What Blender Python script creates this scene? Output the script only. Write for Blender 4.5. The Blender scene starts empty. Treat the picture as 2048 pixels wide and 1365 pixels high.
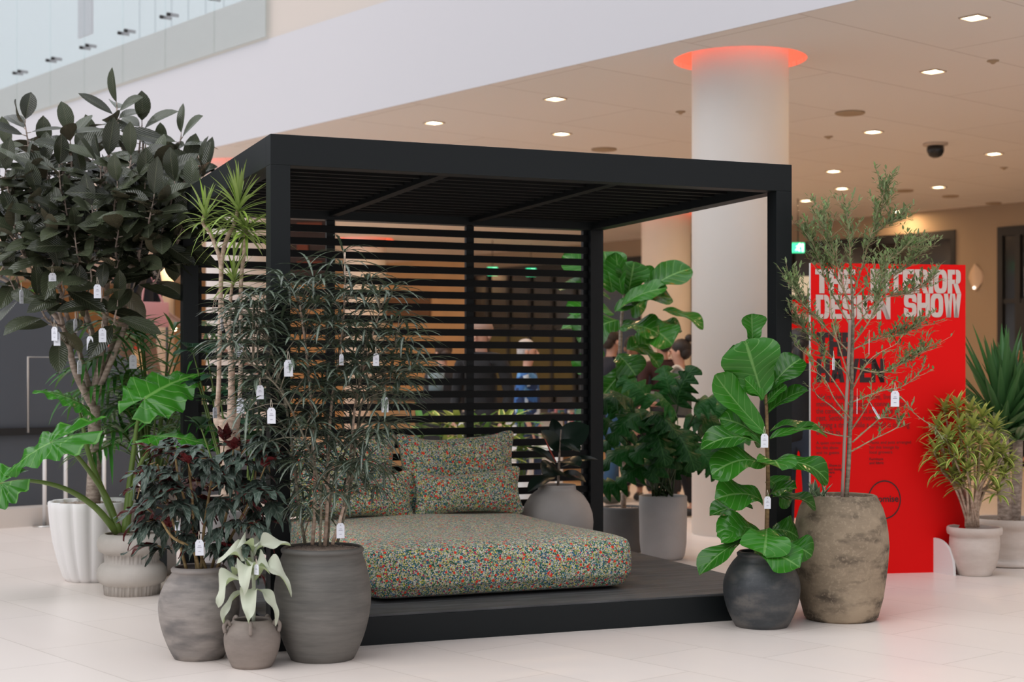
import bpy, bmesh, math, random
from mathutils import Vector, Matrix
random.seed(7)
C = bpy.context.scene.collection
SC = bpy.context.scene
PI = math.pi
V = Vector

# ---------------------------------------------------------------- camera
F, U0, V0, HC = 3049.0, 1024.0, 751.5, 1.334      # focal length and horizon in pixels of the 2048 wide frame, eye height
cam_d = bpy.data.cameras.new('camera'); cam = bpy.data.objects.new('camera', cam_d); C.objects.link(cam)
cam.location = (0, 0, HC); cam.rotation_euler = (PI/2, 0, 0)
cam_d.sensor_width = 36; cam_d.lens = F/2048*36
cam_d.shift_y = (V0-682.5)/2048
cam_d.clip_end = 200
cam_d.dof.use_dof = True; cam_d.dof.focus_distance = 7.9; cam_d.dof.aperture_fstop = 2.5
SC.camera = cam
# ---------------------------------------------------------------- view and sky
SC.view_settings.view_transform = 'Standard'; SC.view_settings.look = 'None'
SC.view_settings.exposure = 0.0; SC.view_settings.gamma = 1; SC.view_settings.use_curve_mapping = False
SC.cycles.max_bounces = 8; SC.cycles.diffuse_bounces = 5; SC.cycles.transparent_max_bounces = 16
SC.cycles.caustics_reflective = False; SC.cycles.caustics_refractive = False; SC.cycles.sample_clamp_indirect = 6
w = bpy.data.worlds.new('atrium_daylight'); SC.world = w; w.use_nodes = True
nt = w.node_tree; bg = nt.nodes['Background']
tc = nt.nodes.new('ShaderNodeTexCoord'); sx = nt.nodes.new('ShaderNodeSeparateXYZ'); nt.links.new(tc.outputs['Generated'], sx.inputs[0])
rmp = nt.nodes.new('ShaderNodeMapRange'); rmp.inputs['From Min'].default_value = -0.05; rmp.inputs['From Max'].default_value = 0.8
rmp.inputs['To Min'].default_value = 0.44; rmp.inputs['To Max'].default_value = 1.35
nt.links.new(sx.outputs['Z'], rmp.inputs['Value'])
lf = nt.nodes.new('ShaderNodeMapRange'); lf.inputs['From Min'].default_value = 0.6; lf.inputs['From Max'].default_value = -0.9
lf.inputs['To Min'].default_value = 0.75; lf.inputs['To Max'].default_value = 1.3
nt.links.new(sx.outputs['X'], lf.inputs['Value'])
ml = nt.nodes.new('ShaderNodeMath'); ml.operation = 'MULTIPLY'; nt.links.new(rmp.outputs[0], ml.inputs[0]); nt.links.new(lf.outputs[0], ml.inputs[1])
nt.links.new(ml.outputs[0], bg.inputs['Strength']); bg.inputs['Color'].default_value = (0.93, 0.94, 1.0, 1)

sun_d = bpy.data.lights.new('skylight_sun', 'SUN'); sun_d.energy = 1.15; sun_d.angle = math.radians(50); sun_d.color = (1.0, .98, .96)
sun = bpy.data.objects.new('skylight_sun', sun_d); C.objects.link(sun); sun.rotation_euler = (math.radians(38), 0, math.radians(-48)); sun.location = (-6, -4, 9)

# ---------------------------------------------------------------- frames of reference
def W(u, v, Y): return V(((u-U0)/F*Y, Y, HC-(v-V0)/F*Y))
E1, E2 = V((-.647, .763, 0)), V((.763, .647, 0))            # the hall's two directions
def PQ(p, q, z=0): return E1*p + E2*q + V((0, 0, z))
ROOM_ROT = math.atan2(E2.y, E2.x)
G0 = V((-1.163, 7.341, 0)); GT = 0.383; GW = V((math.cos(GT), math.sin(GT), 0)); GD = V((-math.sin(GT), math.cos(GT), 0))
def G(wd, d, z): return G0 + GW*wd + GD*d + V((0, 0, z))    # the pergola's frame

# ---------------------------------------------------------------- mesh builder
class MB:
    def __init__(s): s.v = []; s.f = []; s.uv = []; s.r = []; s.m = []; s.rn = 0.5; s.mi = 0
    def add(s, vs, fs, uvs=None):
        b = len(s.v); s.v += [V(x) for x in vs]; s.r += [s.rn]*len(vs)
        s.uv += (uvs if uvs else [(0, 0)]*len(vs))
        for f in fs: s.f.append(tuple(b+i for i in f)); s.m.append(s.mi)
    def box(s, c, sx, sy, sz, ax=None):
        ax = ax or (V((1,0,0)), V((0,1,0)), V((0,0,1))); c = V(c)
        vs = [c + ax[0]*(i*sx/2) + ax[1]*(j*sy/2) + ax[2]*(k*sz/2) for i in (-1,1) for j in (-1,1) for k in (-1,1)]
        s.add(vs, [(0,1,3,2),(4,6,7,5),(0,4,5,1),(2,3,7,6),(0,2,6,4),(1,5,7,3)])
    def span(s, a, b, fr=None):      # box between two corners in the frame fr(x,y,z)
        fr = fr or (lambda x, y, z: V((x, y, z)))
        vs = [fr((a, b)[i][0], (a, b)[j][1], (a, b)[k][2]) for i in (0,1) for j in (0,1) for k in (0,1)]
        s.add(vs, [(0,1,3,2),(4,6,7,5),(0,4,5,1),(2,3,7,6),(0,2,6,4),(1,5,7,3)])
    def tube(s, pts, rad, n=8, cap=True, smooth=True):
        pts = [V(p) for p in pts]
        if len(pts) > 2 and smooth: pts, rad = spline(pts, rad)
        if not hasattr(rad, '__len__'): rad = [rad]*len(pts)
        t0 = (pts[1]-pts[0]).normalized(); a = t0.orthogonal().normalized(); vs = []; uv = []
        for i, p in enumerate(pts):
            t = (pts[min(i+1, len(pts)-1)]-pts[max(i-1, 0)])
            if t.length < 1e-9: t = t0
            t.normalize(); a = (a - t*a.dot(t)).normalized(); b = t.cross(a)
            for k in range(n):
                an = 2*PI*k/n; vs.append(p + (a*math.cos(an)+b*math.sin(an))*rad[i]); uv.append((i/(len(pts)-1), k/n))
        fs = [(i*n+k, i*n+(k+1)%n, (i+1)*n+(k+1)%n, (i+1)*n+k) for i in range(len(pts)-1) for k in range(n)]
        if cap: fs += [tuple(range(n-1, -1, -1)), tuple(range((len(pts)-1)*n, len(pts)*n))]
        s.add(vs, fs, uv)
    def lathe(s, prof, c=(0,0,0), n=48, mod=None, close=False):
        c = V(c); vs = []; uv = []
        for j, (r, z) in enumerate(prof):
            for k in range(n):
                a = 2*PI*k/n; rr = r*(mod(a, z, j) if mod else 1)
                vs.append(c + V((rr*math.cos(a), rr*math.sin(a), z))); uv.append((k/n, z))
        fs = [(j*n+k, j*n+(k+1)%n, (j+1)*n+(k+1)%n, (j+1)*n+k) for j in range(len(prof)-1) for k in range(n)]
        fs += [tuple(range(n-1, -1, -1))]
        if close: fs += [tuple(range((len(prof)-1)*n, len(prof)*n))]
        s.add(vs, fs, uv)
    def leaf(s, base, tip, nrm, hw, prof, n=6, m=2, arch=0., fold=.15, wave=0., wf=9., side_curl=0.):
        base, tip, nrm = V(base), V(tip), V(nrm); ax = tip-base; L = ax.length
        if L < 1e-6: return
        t = ax/L; sd = t.cross(nrm)
        if sd.length < 1e-3: sd = t.orthogonal()
        sd.normalize(); nn = sd.cross(t); vs = []; uv = []; ph = random.random()*6
        for i in range(n+1):
            u = i/n; wd = interp(prof, u)*hw; c = base + t*(L*u) + nn*(arch*L*4*u*(1-u))
            for j in range(-m, m+1):
                x = j/m
                h = fold*abs(x)*wd - side_curl*x*x*wd + (wave*hw*math.sin(u*wf*PI+ph+(1.3 if x > 0 else 0))*abs(x)**1.5 if wave else 0)
                vs.append(c + sd*(x*wd) + nn*h); uv.append((u, x*.5+.5))
        k = 2*m+1
        s.rn = random.random(); s.add(vs, [(i*k+j+1, (i+1)*k+j+1, (i+1)*k+j, i*k+j) for i in range(n) for j in range(2*m)], uv)
    def blob(s, c, r, nu=10, nv=7):
        c = V(c); rx, ry, rz = r if hasattr(r, '__len__') else (r, r, r); vs = [c+V((0,0,-rz))]
        for j in range(1, nv):
            ph = -PI/2+PI*j/nv
            for k in range(nu): a = 2*PI*k/nu; vs.append(c+V((rx*math.cos(ph)*math.cos(a), ry*math.cos(ph)*math.sin(a), rz*math.sin(ph))))
        vs.append(c+V((0,0,rz))); fs = [(0, 1+(k+1)%nu, 1+k) for k in range(nu)]
        for j in range(nv-2):
            for k in range(nu): a = 1+j*nu; fs.append((a+k, a+(k+1)%nu, a+nu+(k+1)%nu, a+nu+k))
        a = 1+(nv-2)*nu; fs += [(a+k, a+(k+1)%nu, len(vs)-1) for k in range(nu)]
        s.add(vs, fs)
    def build(s, name, mat, parent=None, smooth=True, bevel=0, loc=None):
        me = bpy.data.meshes.new(name); o0 = V((0,0,0))
        root = parent
        while root is not None: o0 = o0 + root.location; root = root.parent
        if loc is not None: o0 = o0 + V(loc)
        me.from_pydata([v-o0 for v in s.v], [], s.f)
        uvl = me.uv_layers.new(name='UVMap')
        idx = [0]*len(me.loops); me.loops.foreach_get('vertex_index', idx)
        flat = [0.]*(2*len(idx))
        for i, vi in enumerate(idx): flat[2*i], flat[2*i+1] = s.uv[vi]
        uvl.data.foreach_set('uv', flat)
        at = me.attributes.new('rnd', 'FLOAT', 'POINT'); at.data.foreach_set('value', s.r)
        for m in (mat if isinstance(mat, (list, tuple)) else [mat]): me.materials.append(m)
        me.polygons.foreach_set('material_index', s.m)
        if smooth: me.polygons.foreach_set('use_smooth', [True]*len(me.polygons))
        me.update()
        o = bpy.data.objects.new(name, me); C.objects.link(o)
        if loc is not None: o.location = loc
        if parent is not None: o.parent = parent
        if bevel:
            b = o.modifiers.new('bevel', 'BEVEL'); b.width = bevel; b.segments = 2; b.limit_method = 'ANGLE'
        return o
def interp(pr, u):
    for (a, x), (b, y) in zip(pr, pr[1:]):
        if u <= b: return x+(y-x)*(u-a)/(b-a) if b > a else y
    return pr[-1][1]
def spline(pts, rad, k=5):
    n = len(pts)
    if not hasattr(rad, '__len__'): rad = [rad]*n
    P = [pts[0]*2-pts[1]]+pts+[pts[-1]*2-pts[-2]]; out = []; ro = []
    for i in range(n-1):
        a, b, c, d = P[i:i+4]
        for j in range(k):
            t = j/k; out.append(0.5*((2*b)+(c-a)*t+(2*a-5*b+4*c-d)*t*t+(3*b-a-3*c+d)*t**3)); ro.append(rad[i]+(rad[i+1]-rad[i])*t)
    out.append(pts[-1]); ro.append(rad[-1]); return out, ro
def tagp(o, label=None, cat=None, group=None, kind=None):
    if label: o['label'] = label
    if cat: o['category'] = cat
    if group: o['group'] = group
    if kind: o['kind'] = kind
    return o
def thing(name, label, cat, loc, group=None):
    o = bpy.data.objects.new(name, None); C.objects.link(o); o.location = loc; o.empty_display_size = .1
    return tagp(o, label, cat, group)
def struct(mb, name, mat, smooth=False): return tagp(mb.build(name, mat, None, smooth), kind='structure')

# ---------------------------------------------------------------- materials
class NT:
    def __init__(s, name):
        s.m = bpy.data.materials.new(name); s.m.use_nodes = True; s.t = s.m.node_tree; s.b = s.t.nodes['Principled BSDF']; s.out = s.t.nodes['Material Output']
    def n(s, typ, **kw):
        x = s.t.nodes.new('ShaderNode'+typ)
        for k, v in kw.items():
            if k in x.inputs: x.inputs[k].default_value = v
            else: setattr(x, k, v)
        return x
    def l(s, a, b): s.t.links.new(a, b)
    def ramp(s, fac, stops, interp='LINEAR'):
        r = s.n('ValToRGB'); r.color_ramp.interpolation = interp; e = r.color_ramp.elements
        while len(e) > 1: e.remove(e[-1])
        e[0].position = stops[0][0]; e[0].color = (*stops[0][1], 1)
        for p, c in stops[1:]: x = e.new(p); x.color = (*c, 1)
        s.l(fac, r.inputs[0]); return r.outputs[0]
    def mix(s, fac, a, b, mode='MIX'):
        x = s.n('Mix', data_type='RGBA', blend_type=mode)
        for sock, val in ((x.inputs[0], fac), (x.inputs[6], a), (x.inputs[7], b)):
            if hasattr(val, 'is_linked'): s.l(val, sock)
            elif isinstance(val, (int, float)): sock.default_value = val
            else: sock.default_value = (*val, 1)
        return x.outputs[2]
    def math(s, op, a, b=None, c=None, clamp=False):
        x = s.n('Math', operation=op, use_clamp=clamp)
        for i, v in enumerate((a, b, c)):
            if v is None: continue
            if hasattr(v, 'is_linked'): s.l(v, x.inputs[i])
            else: x.inputs[i].default_value = v
        return x.outputs[0]
    def bump(s, h, strength=.3, dist=.01):
        x = s.n('Bump'); x.inputs['Strength'].default_value = strength; x.inputs['Distance'].default_value = dist
        s.l(h, x.inputs['Height']); s.l(x.outputs[0], s.b.inputs['Normal'])
    def pos(s):
        return s.n('NewGeometry').outputs['Position']
    def mapping(s, vec, rot=(0,0,0), scale=(1,1,1), loc=(0,0,0)):
        x = s.n('Mapping'); x.inputs['Rotation'].default_value = rot; x.inputs['Scale'].default_value = scale; x.inputs['Location'].default_value = loc
        s.l(vec, x.inputs[0]); return x.outputs[0]
def flat(name, col, rough=.5, metal=0, spec=.5, emit=None, est=0, noise=0, nscale=8):
    k = NT(name); k.b.inputs['Base Color'].default_value = (*col, 1); k.b.inputs['Roughness'].default_value = rough
    k.b.inputs['Metallic'].default_value = metal; k.b.inputs['Specular IOR Level'].default_value = spec
    if emit: k.b.inputs['Emission Color'].default_value = (*emit, 1); k.b.inputs['Emission Strength'].default_value = est
    if noise:
        nz = k.n('TexNoise'); nz.inputs['Scale'].default_value = nscale; nz.inputs['Detail'].default_value = 5
        tco = k.n('TexCoord'); k.l(tco.outputs['Object'], nz.inputs['Vector'])
        k.l(k.mix(nz.outputs[0], [c*(1-noise) for c in col], [min(1, c*(1+noise)) for c in col]), k.b.inputs['Base Color'])
    return k.m
def mat_floor():
    k = NT('pale_stone_floor_tiles'); vec = k.mapping(k.pos(), rot=(0, 0, -ROOM_ROT-PI/2), loc=(0, 0, 0))
    br = k.n('TexBrick', offset=.37, offset_frequency=2); k.l(vec, br.inputs['Vector'])
    br.inputs['Scale'].default_value = 1; br.inputs['Brick Width'].default_value = 1.02; br.inputs['Row Height'].default_value = .505
    br.inputs['Mortar Size'].default_value = .003; br.inputs['Mortar Smooth'].default_value = .2
    br.inputs['Color1'].default_value = (.80, .725, .675, 1); br.inputs['Color2'].default_value = (.755, .68, .63, 1); br.inputs['Mortar'].default_value = (.55, .48, .43, 1)
    nz = k.n('TexNoise'); nz.inputs['Scale'].default_value = 1.2; nz.inputs['Detail'].default_value = 6
    k.l(k.mapping(vec, scale=(1, 5, 1)), nz.inputs['Vector'])
    k.l(k.mix(k.math('MULTIPLY', nz.outputs[0], .22), br.outputs['Color'], (.9, .83, .77)), k.b.inputs['Base Color'])
    k.b.inputs['Roughness'].default_value = .34; k.b.inputs['Specular IOR Level'].default_value = .38
    return k.m
def mat_ceiling():
    k = NT('white_ceiling_panels'); vec = k.mapping(k.pos(), rot=(0, 0, -ROOM_ROT))
    br = k.n('TexBrick', offset=.5); k.l(vec, br.inputs['Vector']); br.inputs['Scale'].default_value = 1
    br.inputs['Brick Width'].default_value = 3.6; br.inputs['Row Height'].default_value = 1.2; br.inputs['Mortar Size'].default_value = .008
    br.inputs['Color1'].default_value = (.80, .765, .73, 1); br.inputs['Color2'].default_value = (.78, .745, .71, 1); br.inputs['Mortar'].default_value = (.62, .57, .53, 1)
    k.l(br.outputs['Color'], k.b.inputs['Base Color']); k.b.inputs['Roughness'].default_value = .8
    return k.m
def mat_clay(name, lo, hi, rough=.7, band=5, dark=None, speck=0, bstr=.35, streak=(1, 1, 7)):
    k = NT(name); tco = k.n('TexCoord').outputs['Object']
    n1 = k.n('TexNoise'); n1.inputs['Scale'].default_value = 3.2; n1.inputs['Detail'].default_value = 8; n1.inputs['Roughness'].default_value = .65
    k.l(k.mapping(tco, scale=streak), n1.inputs['Vector'])
    n2 = k.n('TexNoise'); n2.inputs['Scale'].default_value = 2.2; n2.inputs['Detail'].default_value = 3; k.l(tco, n2.inputs['Vector'])
    f = k.math('ADD', k.math('MULTIPLY', n1.outputs[0], .6), k.math('MULTIPLY', n2.outputs[0], .5))
    col = k.ramp(f, [(.36, lo), (.68, hi)])
    if dark:
        n3 = k.n('TexNoise'); n3.inputs['Scale'].default_value = 5; n3.inputs['Detail'].default_value = 6; k.l(k.mapping(tco, scale=(1, 1, 2.5), loc=(3, 1, 0)), n3.inputs['Vector'])
        col = k.mix(k.ramp(n3.outputs[0], [(.5, (0,0,0)), (.68, (1,1,1))]), col, dark)
    if speck:
        n4 = k.n('TexNoise'); n4.inputs['Scale'].default_value = 60; n4.inputs['Detail'].default_value = 2; k.l(tco, n4.inputs['Vector'])
        col = k.mix(k.math('MULTIPLY', k.ramp(n4.outputs[0], [(.55, (0,0,0)), (.62, (1,1,1))]), speck), col, hi)
    k.l(col, k.b.inputs['Base Color']); k.b.inputs['Roughness'].default_value = rough
    wv = k.n('TexWave', bands_direction='Z'); wv.inputs['Scale'].default_value = band; wv.inputs['Distortion'].default_value = 7; wv.inputs['Detail'].default_value = 3
    k.l(tco, wv.inputs['Vector'])
    k.bump(k.math('ADD', k.math('MULTIPLY', wv.outputs['Fac'], .3), n1.outputs[0]), bstr, .006)
    return k.m
def mat_leaf(name, top, under, vein=None, rough=.35, trans=.12, edge=None, var=.35, center=None, nveins=9, veinw=.09, sheen_noise=0, spec=.32):
    k = NT(name); uv = k.n('UVMap').outputs[0]; sp = k.n('SeparateXYZ'); k.l(uv, sp.inputs[0])
    u, v = sp.outputs[0], sp.outputs[1]
    av = k.math('ABSOLUTE', k.math('SUBTRACT', v, .5))
    rn = k.n('Attribute', attribute_name='rnd').outputs['Fac']
    a = [c*(1-var) for c in top]; b = [min(1, c*(1+var)) for c in top]
    col = k.mix(rn, a, b)
    if center: col = k.mix(k.ramp(av, [(.10, (1,1,1)), (.24, (0,0,0))]), col, center)
    if edge: col = k.mix(k.ramp(av, [(.26, (0,0,0)), (.36, (1,1,1))]), col, edge)
    h = None
    if vein:
        ph = k.math('SUBTRACT', k.math('MULTIPLY', u, float(nveins)), k.math('MULTIPLY', av, nveins*.45))
        fr = k.math('ABSOLUTE', k.math('SUBTRACT', k.math('FRACT', ph), .5))
        sv = k.ramp(fr, [(veinw*.5, (1,1,1)), (veinw, (0,0,0))])
        mid = k.ramp(av, [(.015, (1,1,1)), (.035, (0,0,0))])
        vm = k.math('MAXIMUM', k.math('MULTIPLY', sv, .6), mid)
        col = k.mix(k.math('MULTIPLY', vm, .75), col, vein); h = vm
        dome = k.math('MULTIPLY', fr, 1.6); k.bump(k.math('SUBTRACT', dome, k.math('MULTIPLY', vm, .6)), .35, .006)
    bf = k.n('NewGeometry').outputs['Backfacing']
    col = k.mix(bf, col, under)
    k.l(col, k.b.inputs['Base Color']); k.b.inputs['Roughness'].default_value = rough; k.b.inputs['Specular IOR Level'].default_value = spec
    if trans:
        tr = k.n('BsdfTranslucent'); k.l(col, tr.inputs['Color']); mx = k.n('MixShader'); mx.inputs[0].default_value = trans
        k.l(k.b.outputs[0], mx.inputs[1]); k.l(tr.outputs[0], mx.inputs[2]); k.l(mx.outputs[0], k.out.inputs['Surface'])
    return k.m
def mat_bark(name, lo, hi, ring=40, rough=.8):
    k = NT(name); tco = k.n('TexCoord').outputs['Object']
    nz = k.n('TexNoise'); nz.inputs['Scale'].default_value = 25; nz.inputs['Detail'].default_value = 5; k.l(k.mapping(tco, scale=(1, 1, 2.2)), nz.inputs['Vector'])
    k.l(k.ramp(nz.outputs[0], [(.35, lo), (.65, hi)]), k.b.inputs['Base Color']); k.b.inputs['Roughness'].default_value = rough
    k.bump(nz.outputs[0], .5, .006); return k.m
def mat_fabric():
    k = NT('colourful_speckled_woven_fabric'); tco = k.n('TexCoord').outputs['Object']
    def vor(scale, seed, stretch=(1, 1, 1)):
        x = k.n('TexVoronoi'); x.inputs['Scale'].default_value = scale; x.inputs['Randomness'].default_value = 1
        nz = k.n('TexNoise'); nz.inputs['Scale'].default_value = scale*.8
        mp = k.mapping(tco, loc=(seed, seed*2, seed*.5), scale=stretch); k.l(mp, nz.inputs['Vector'])
        ad = k.n('VectorMath', operation='MULTIPLY_ADD'); ad.inputs[1].default_value = (.6/scale,)*3; k.l(nz.outputs['Color'], ad.inputs[0]); k.l(mp, ad.inputs[2])
        k.l(ad.outputs[0], x.inputs['Vector']); return x
    v0 = vor(160, 0)
    sp = k.n('SeparateColor'); k.l(v0.outputs['Color'], sp.inputs[0])
    base = k.ramp(sp.outputs[0], [(0, (.03, .10, .07)), (.14, (.05, .20, .16)), (.26, (.16, .26, .10)), (.36, (.04, .13, .22)), (.42, (.52, .51, .42)), (.58, (.74, .71, .60)), (.72, (.38, .42, .17)), (.78, (.70, .62, .16)), (.85, (.20, .36, .30)), (.94, (.6, .25, .18))], 'CONSTANT')
    def dots(col, scale, seed, prob, size, inp):
        x = vor(scale, seed); s2 = k.n('SeparateColor'); k.l(x.outputs['Color'], s2.inputs[0])
        a = k.math('LESS_THAN', x.outputs['Distance'], size); b = k.math('LESS_THAN', s2.outputs[1], prob)
        return k.mix(k.math('MULTIPLY', a, b), inp, col)
    c = dots((.80, .76, .64), 120, 3, .35, .32, base)
    c = dots((.03, .13, .30), 88, 5, .24, .38, c)
    c = dots((.78, .68, .10), 105, 8, .26, .33, c)
    c = dots((.55, .04, .12), 72, 12, .15, .36, c)
    c = dots((.85, .06, .03), 52, 15, .22, .40, c)
    k.l(c, k.b.inputs['Base Color']); k.b.inputs['Roughness'].default_value = .95; k.b.inputs['Specular IOR Level'].default_value = .1
    k.b.inputs['Sheen Weight'].default_value = .25
    k.bump(v0.outputs['Distance'], .5, .004)
    return k.m
def mat_wood_deck():
    k = NT('dark_grey_decking'); vec = k.mapping(k.pos(), rot=(0, 0, -GT), loc=(0, 0, 0))
    nz = k.n('TexNoise'); nz.inputs['Scale'].default_value = 3; nz.inputs['Detail'].default_value = 8; k.l(k.mapping(vec, scale=(1, 14, 1)), nz.inputs['Vector'])
    k.l(k.ramp(nz.outputs[0], [(.3, (.042, .044, .046)), (.7, (.115, .117, .12))]), k.b.inputs['Base Color'])
    k.b.inputs['Roughness'].default_value = .5; k.bump(nz.outputs[0], .25, .004); return k.m
def mat_glass(name='clear_balustrade_glass', tint=(.93, .97, .97), fac=.05):
    k = NT(name); tr = k.n('BsdfTransparent'); tr.inputs[0].default_value = (*tint, 1); gl = k.n('BsdfGlossy'); gl.inputs['Roughness'].default_value = .02
    lw = k.n('LayerWeight'); lw.inputs[0].default_value = .35
    mx = k.n('MixShader'); k.l(k.math('ADD', k.math('MULTIPLY', lw.outputs['Fresnel'], .3), fac, clamp=True), mx.inputs[0])
    k.l(tr.outputs[0], mx.inputs[1]); k.l(gl.outputs[0], mx.inputs[2]); k.l(mx.outputs[0], k.out.inputs['Surface']); return k.m
M = {}
M['floor'] = mat_floor(); M['ceil'] = mat_ceiling(); M['fabric'] = mat_fabric(); M['deck'] = mat_wood_deck(); M['glass'] = mat_glass()
M['black'] = flat('black_powder_coated_aluminium', (.0072, .0098, .0110), .5, 0, .28)
M['louvre'] = flat('matt_black_roof_louvre', (.0045, .0045, .0045), .6, 0, .2)
M['slat'] = flat('black_slat', (.0055, .0065, .0072), .55, 0, .2)
M['fascia'] = flat('smooth_white_plaster', (.60, .595, .625), .75)
M['column'] = flat('off_white_column_paint', (.80, .765, .73), .6, noise=.03, nscale=2)
M['wallwarm'] = flat('warm_beige_wall', (.34, .26, .185), .75, noise=.05, nscale=1)
M['walltan'] = flat('tan_timber_wall', (.60, .38, .19), .7, noise=.15, nscale=1.5)
M['upper'] = flat('pale_blue_white_wall', (.60, .66, .685), .7)
M['darkwall'] = flat('dark_grey_wall_panel', (.070, .080, .096), .55, noise=.08, nscale=.7)
M['blackm'] = flat('matt_black', (.008, .008, .009), .5)
M['darkglass'] = flat('dark_window_glass', (.02, .02, .02), .12, 0, .6)
M['chrome'] = flat('brushed_steel', (.65, .63, .6), .3, 1)
M['whitem'] = flat('white_satin_paint', (.78, .77, .76), .45)
M['curb'] = flat('stone_curb', (.68, .62, .57), .5)
M['soil'] = flat('gravelly_potting_soil', (.42, .335, .28), .95, noise=.6, nscale=90)
M['soild'] = flat('dark_potting_soil', (.045, .035, .028), .95, noise=.6, nscale=90)
M['tag'] = flat('white_card', (.74, .77, .84), .6)
M['print'] = flat('grey_print', (.35, .35, .42), .7)
M['string'] = flat('cotton_string', (.62, .55, .45), .9)
# ================================================================= THE HALL
CZ = 4.0
b = MB(); b.span((-30, -25, -.2), (60, 60, 0)); struct(b, 'floor', M['floor'])
cols = [(1.925, 12.87), (2.53, 25.0), (-3.44, 19.2), (-2.87, 29.8), (-8.1, 34.7)]
def q_at(u, p): k = (u-U0)/F; return p*(.647+.763*k)/(.763-.647*k)
def p_at(u, q): k = (u-U0)/F; return q*(.763-.647*k)/(.647+.763*k)
# ceiling: a panelled sheet with a round hole at every column
cu = bpy.data.curves.new('ceiling', 'CURVE'); cu.dimensions = '2D'; cu.fill_mode = 'BOTH'; cu.extrude = .02
def poly(pts):
    sp = cu.splines.new('POLY'); sp.points.add(len(pts)-1); sp.use_cyclic_u = True
    for q_, pt in zip(sp.points, pts): q_.co = (pt[0], pt[1], 0, 1)
poly([PQ(-14, 8.86), PQ(44, 8.86), PQ(44, 22), PQ(-14, 22)])
for (x, y) in cols: poly([(x+.56*math.cos(a*PI/24), y+.56*math.sin(a*PI/24)) for a in range(48)])
tmp = bpy.data.objects.new('tmp', cu); C.objects.link(tmp); dg = bpy.context.evaluated_depsgraph_get()
me = bpy.data.meshes.new_from_object(tmp.evaluated_get(dg)); bpy.data.objects.remove(tmp)
me.materials.clear(); me.materials.append(M['ceil']); o = bpy.data.objects.new('ceiling', me); C.objects.link(o); o.location = (0, 0, CZ+.02); tagp(o, kind='structure')
b = MB(); b.span((-14, 9.2, 4.55), (44, 22, 4.9), PQ); struct(b, 'trim_1', M['fascia'])             # the floor slab over the ceiling void
b = MB(); b.span((-14, 8.85, 3.998), (44, 8.86, 5.06), PQ); struct(b, 'wall_fascia', M['fascia'])
b = MB(); b.span((-14, 8.87, 5.061), (44, 9.2, 5.60), PQ); struct(b, 'trim_2', flat('beige_slab_edge', (.62, .56, .51), .8))
b = MB(); b.span((-14, 9.2, 5.5), (44, 16, 5.6), PQ); struct(b, 'trim_3', M['curb'])
b = MB(); b.span((-14, 13, 5.6), (44, 13.2, 10), PQ); struct(b, 'wall_upper', M['upper'])
b = MB()
for i in range(30): b.span((8+i*.62, 12.985, 5.6), (8.012+i*.62, 13.0, 10), PQ)
struct(b, 'trim_4', flat('panel_joint_shadow_gap', (.45, .52, .55), .7))
# back walls
b = MB()
WQ = 21.1
b.span((26.3, WQ, 0), (46, WQ+.2, 4.2), PQ); struct(b, 'wall_back', M['walltan'])
b = MB(); b.span((-14, WQ, 0), (8.0, WQ+.2, 4.2), PQ); b.span((13.2, WQ, 0), (13.95, WQ+.2, 4.2), PQ); b.span((8.0, WQ, 3.64), (13.2, WQ+.2, 4.2), PQ); b.span((13.95, WQ, 3.66), (26.3, WQ+.2, 4.2), PQ); struct(b, 'wall_right', M['wallwarm'])
b = MB(); b.span((42, 4, 0), (42.2, 22, 5), PQ); struct(b, 'wall_far', M['walltan'])
def window(name, p0, p1, z1, mull, rails, gm):
    b = MB(); t = .09
    b.span((p0, WQ-.02, 0), (p1, WQ+.1, .12), PQ); b.span((p0, WQ-.02, z1-.14), (p1, WQ+.1, z1), PQ)
    for m in [p0+t/2, p1-t/2]+mull: b.span((m-t/2, WQ-.02, .12), (m+t/2, WQ+.1, z1-.14), PQ)
    for r in rails: b.span((p0, WQ, r), (p1, WQ+.08, r+.07), PQ)
    fr = tagp(b.build(name, M['blackm'], None, False), kind='structure')
    g = MB(); g.span((p0, WQ+.03, .1), (p1, WQ+.05, z1-.1), PQ); tagp(g.build('pane', M['darkglass'], fr, False), kind='structure')
    return fr
window('window_1', 13.95, 26.3, 3.66, [15.6, 17.3, 19.2, 21.0, 22.9, 23.6, 24.3, 25.0, 25.7], [2.3], M['darkglass'])
window('door_1', 8.0, 13.2, 3.64, [12.85, 11.4, 9.8], [2.45], M['darkglass'])
b = MB()
for i, (a, c) in enumerate(((22.95, 23.55), (23.65, 24.25), (24.35, 24.95), (25.05, 25.65))): b.span((a, WQ+.0, .9), (c, WQ+.029, 2.2), PQ)
struct(b, 'window_2', flat('olive_shop_interior', (.10, .085, .02), .6))
b = MB(); b.span((12.0, WQ-.03, 2.55), (12.72, WQ+.03, 3.0), PQ); struct(b, 'window_reflection', flat('pale_reflection_panel', (.55, .55, .58), .4))  # pale panel painted in for a reflection on the door glass
b = MB(); b.span((11.4, WQ-.035, .08), (12.81, WQ+.02, 2.45), PQ); struct(b, 'door_2', M['blackm'])
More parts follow.
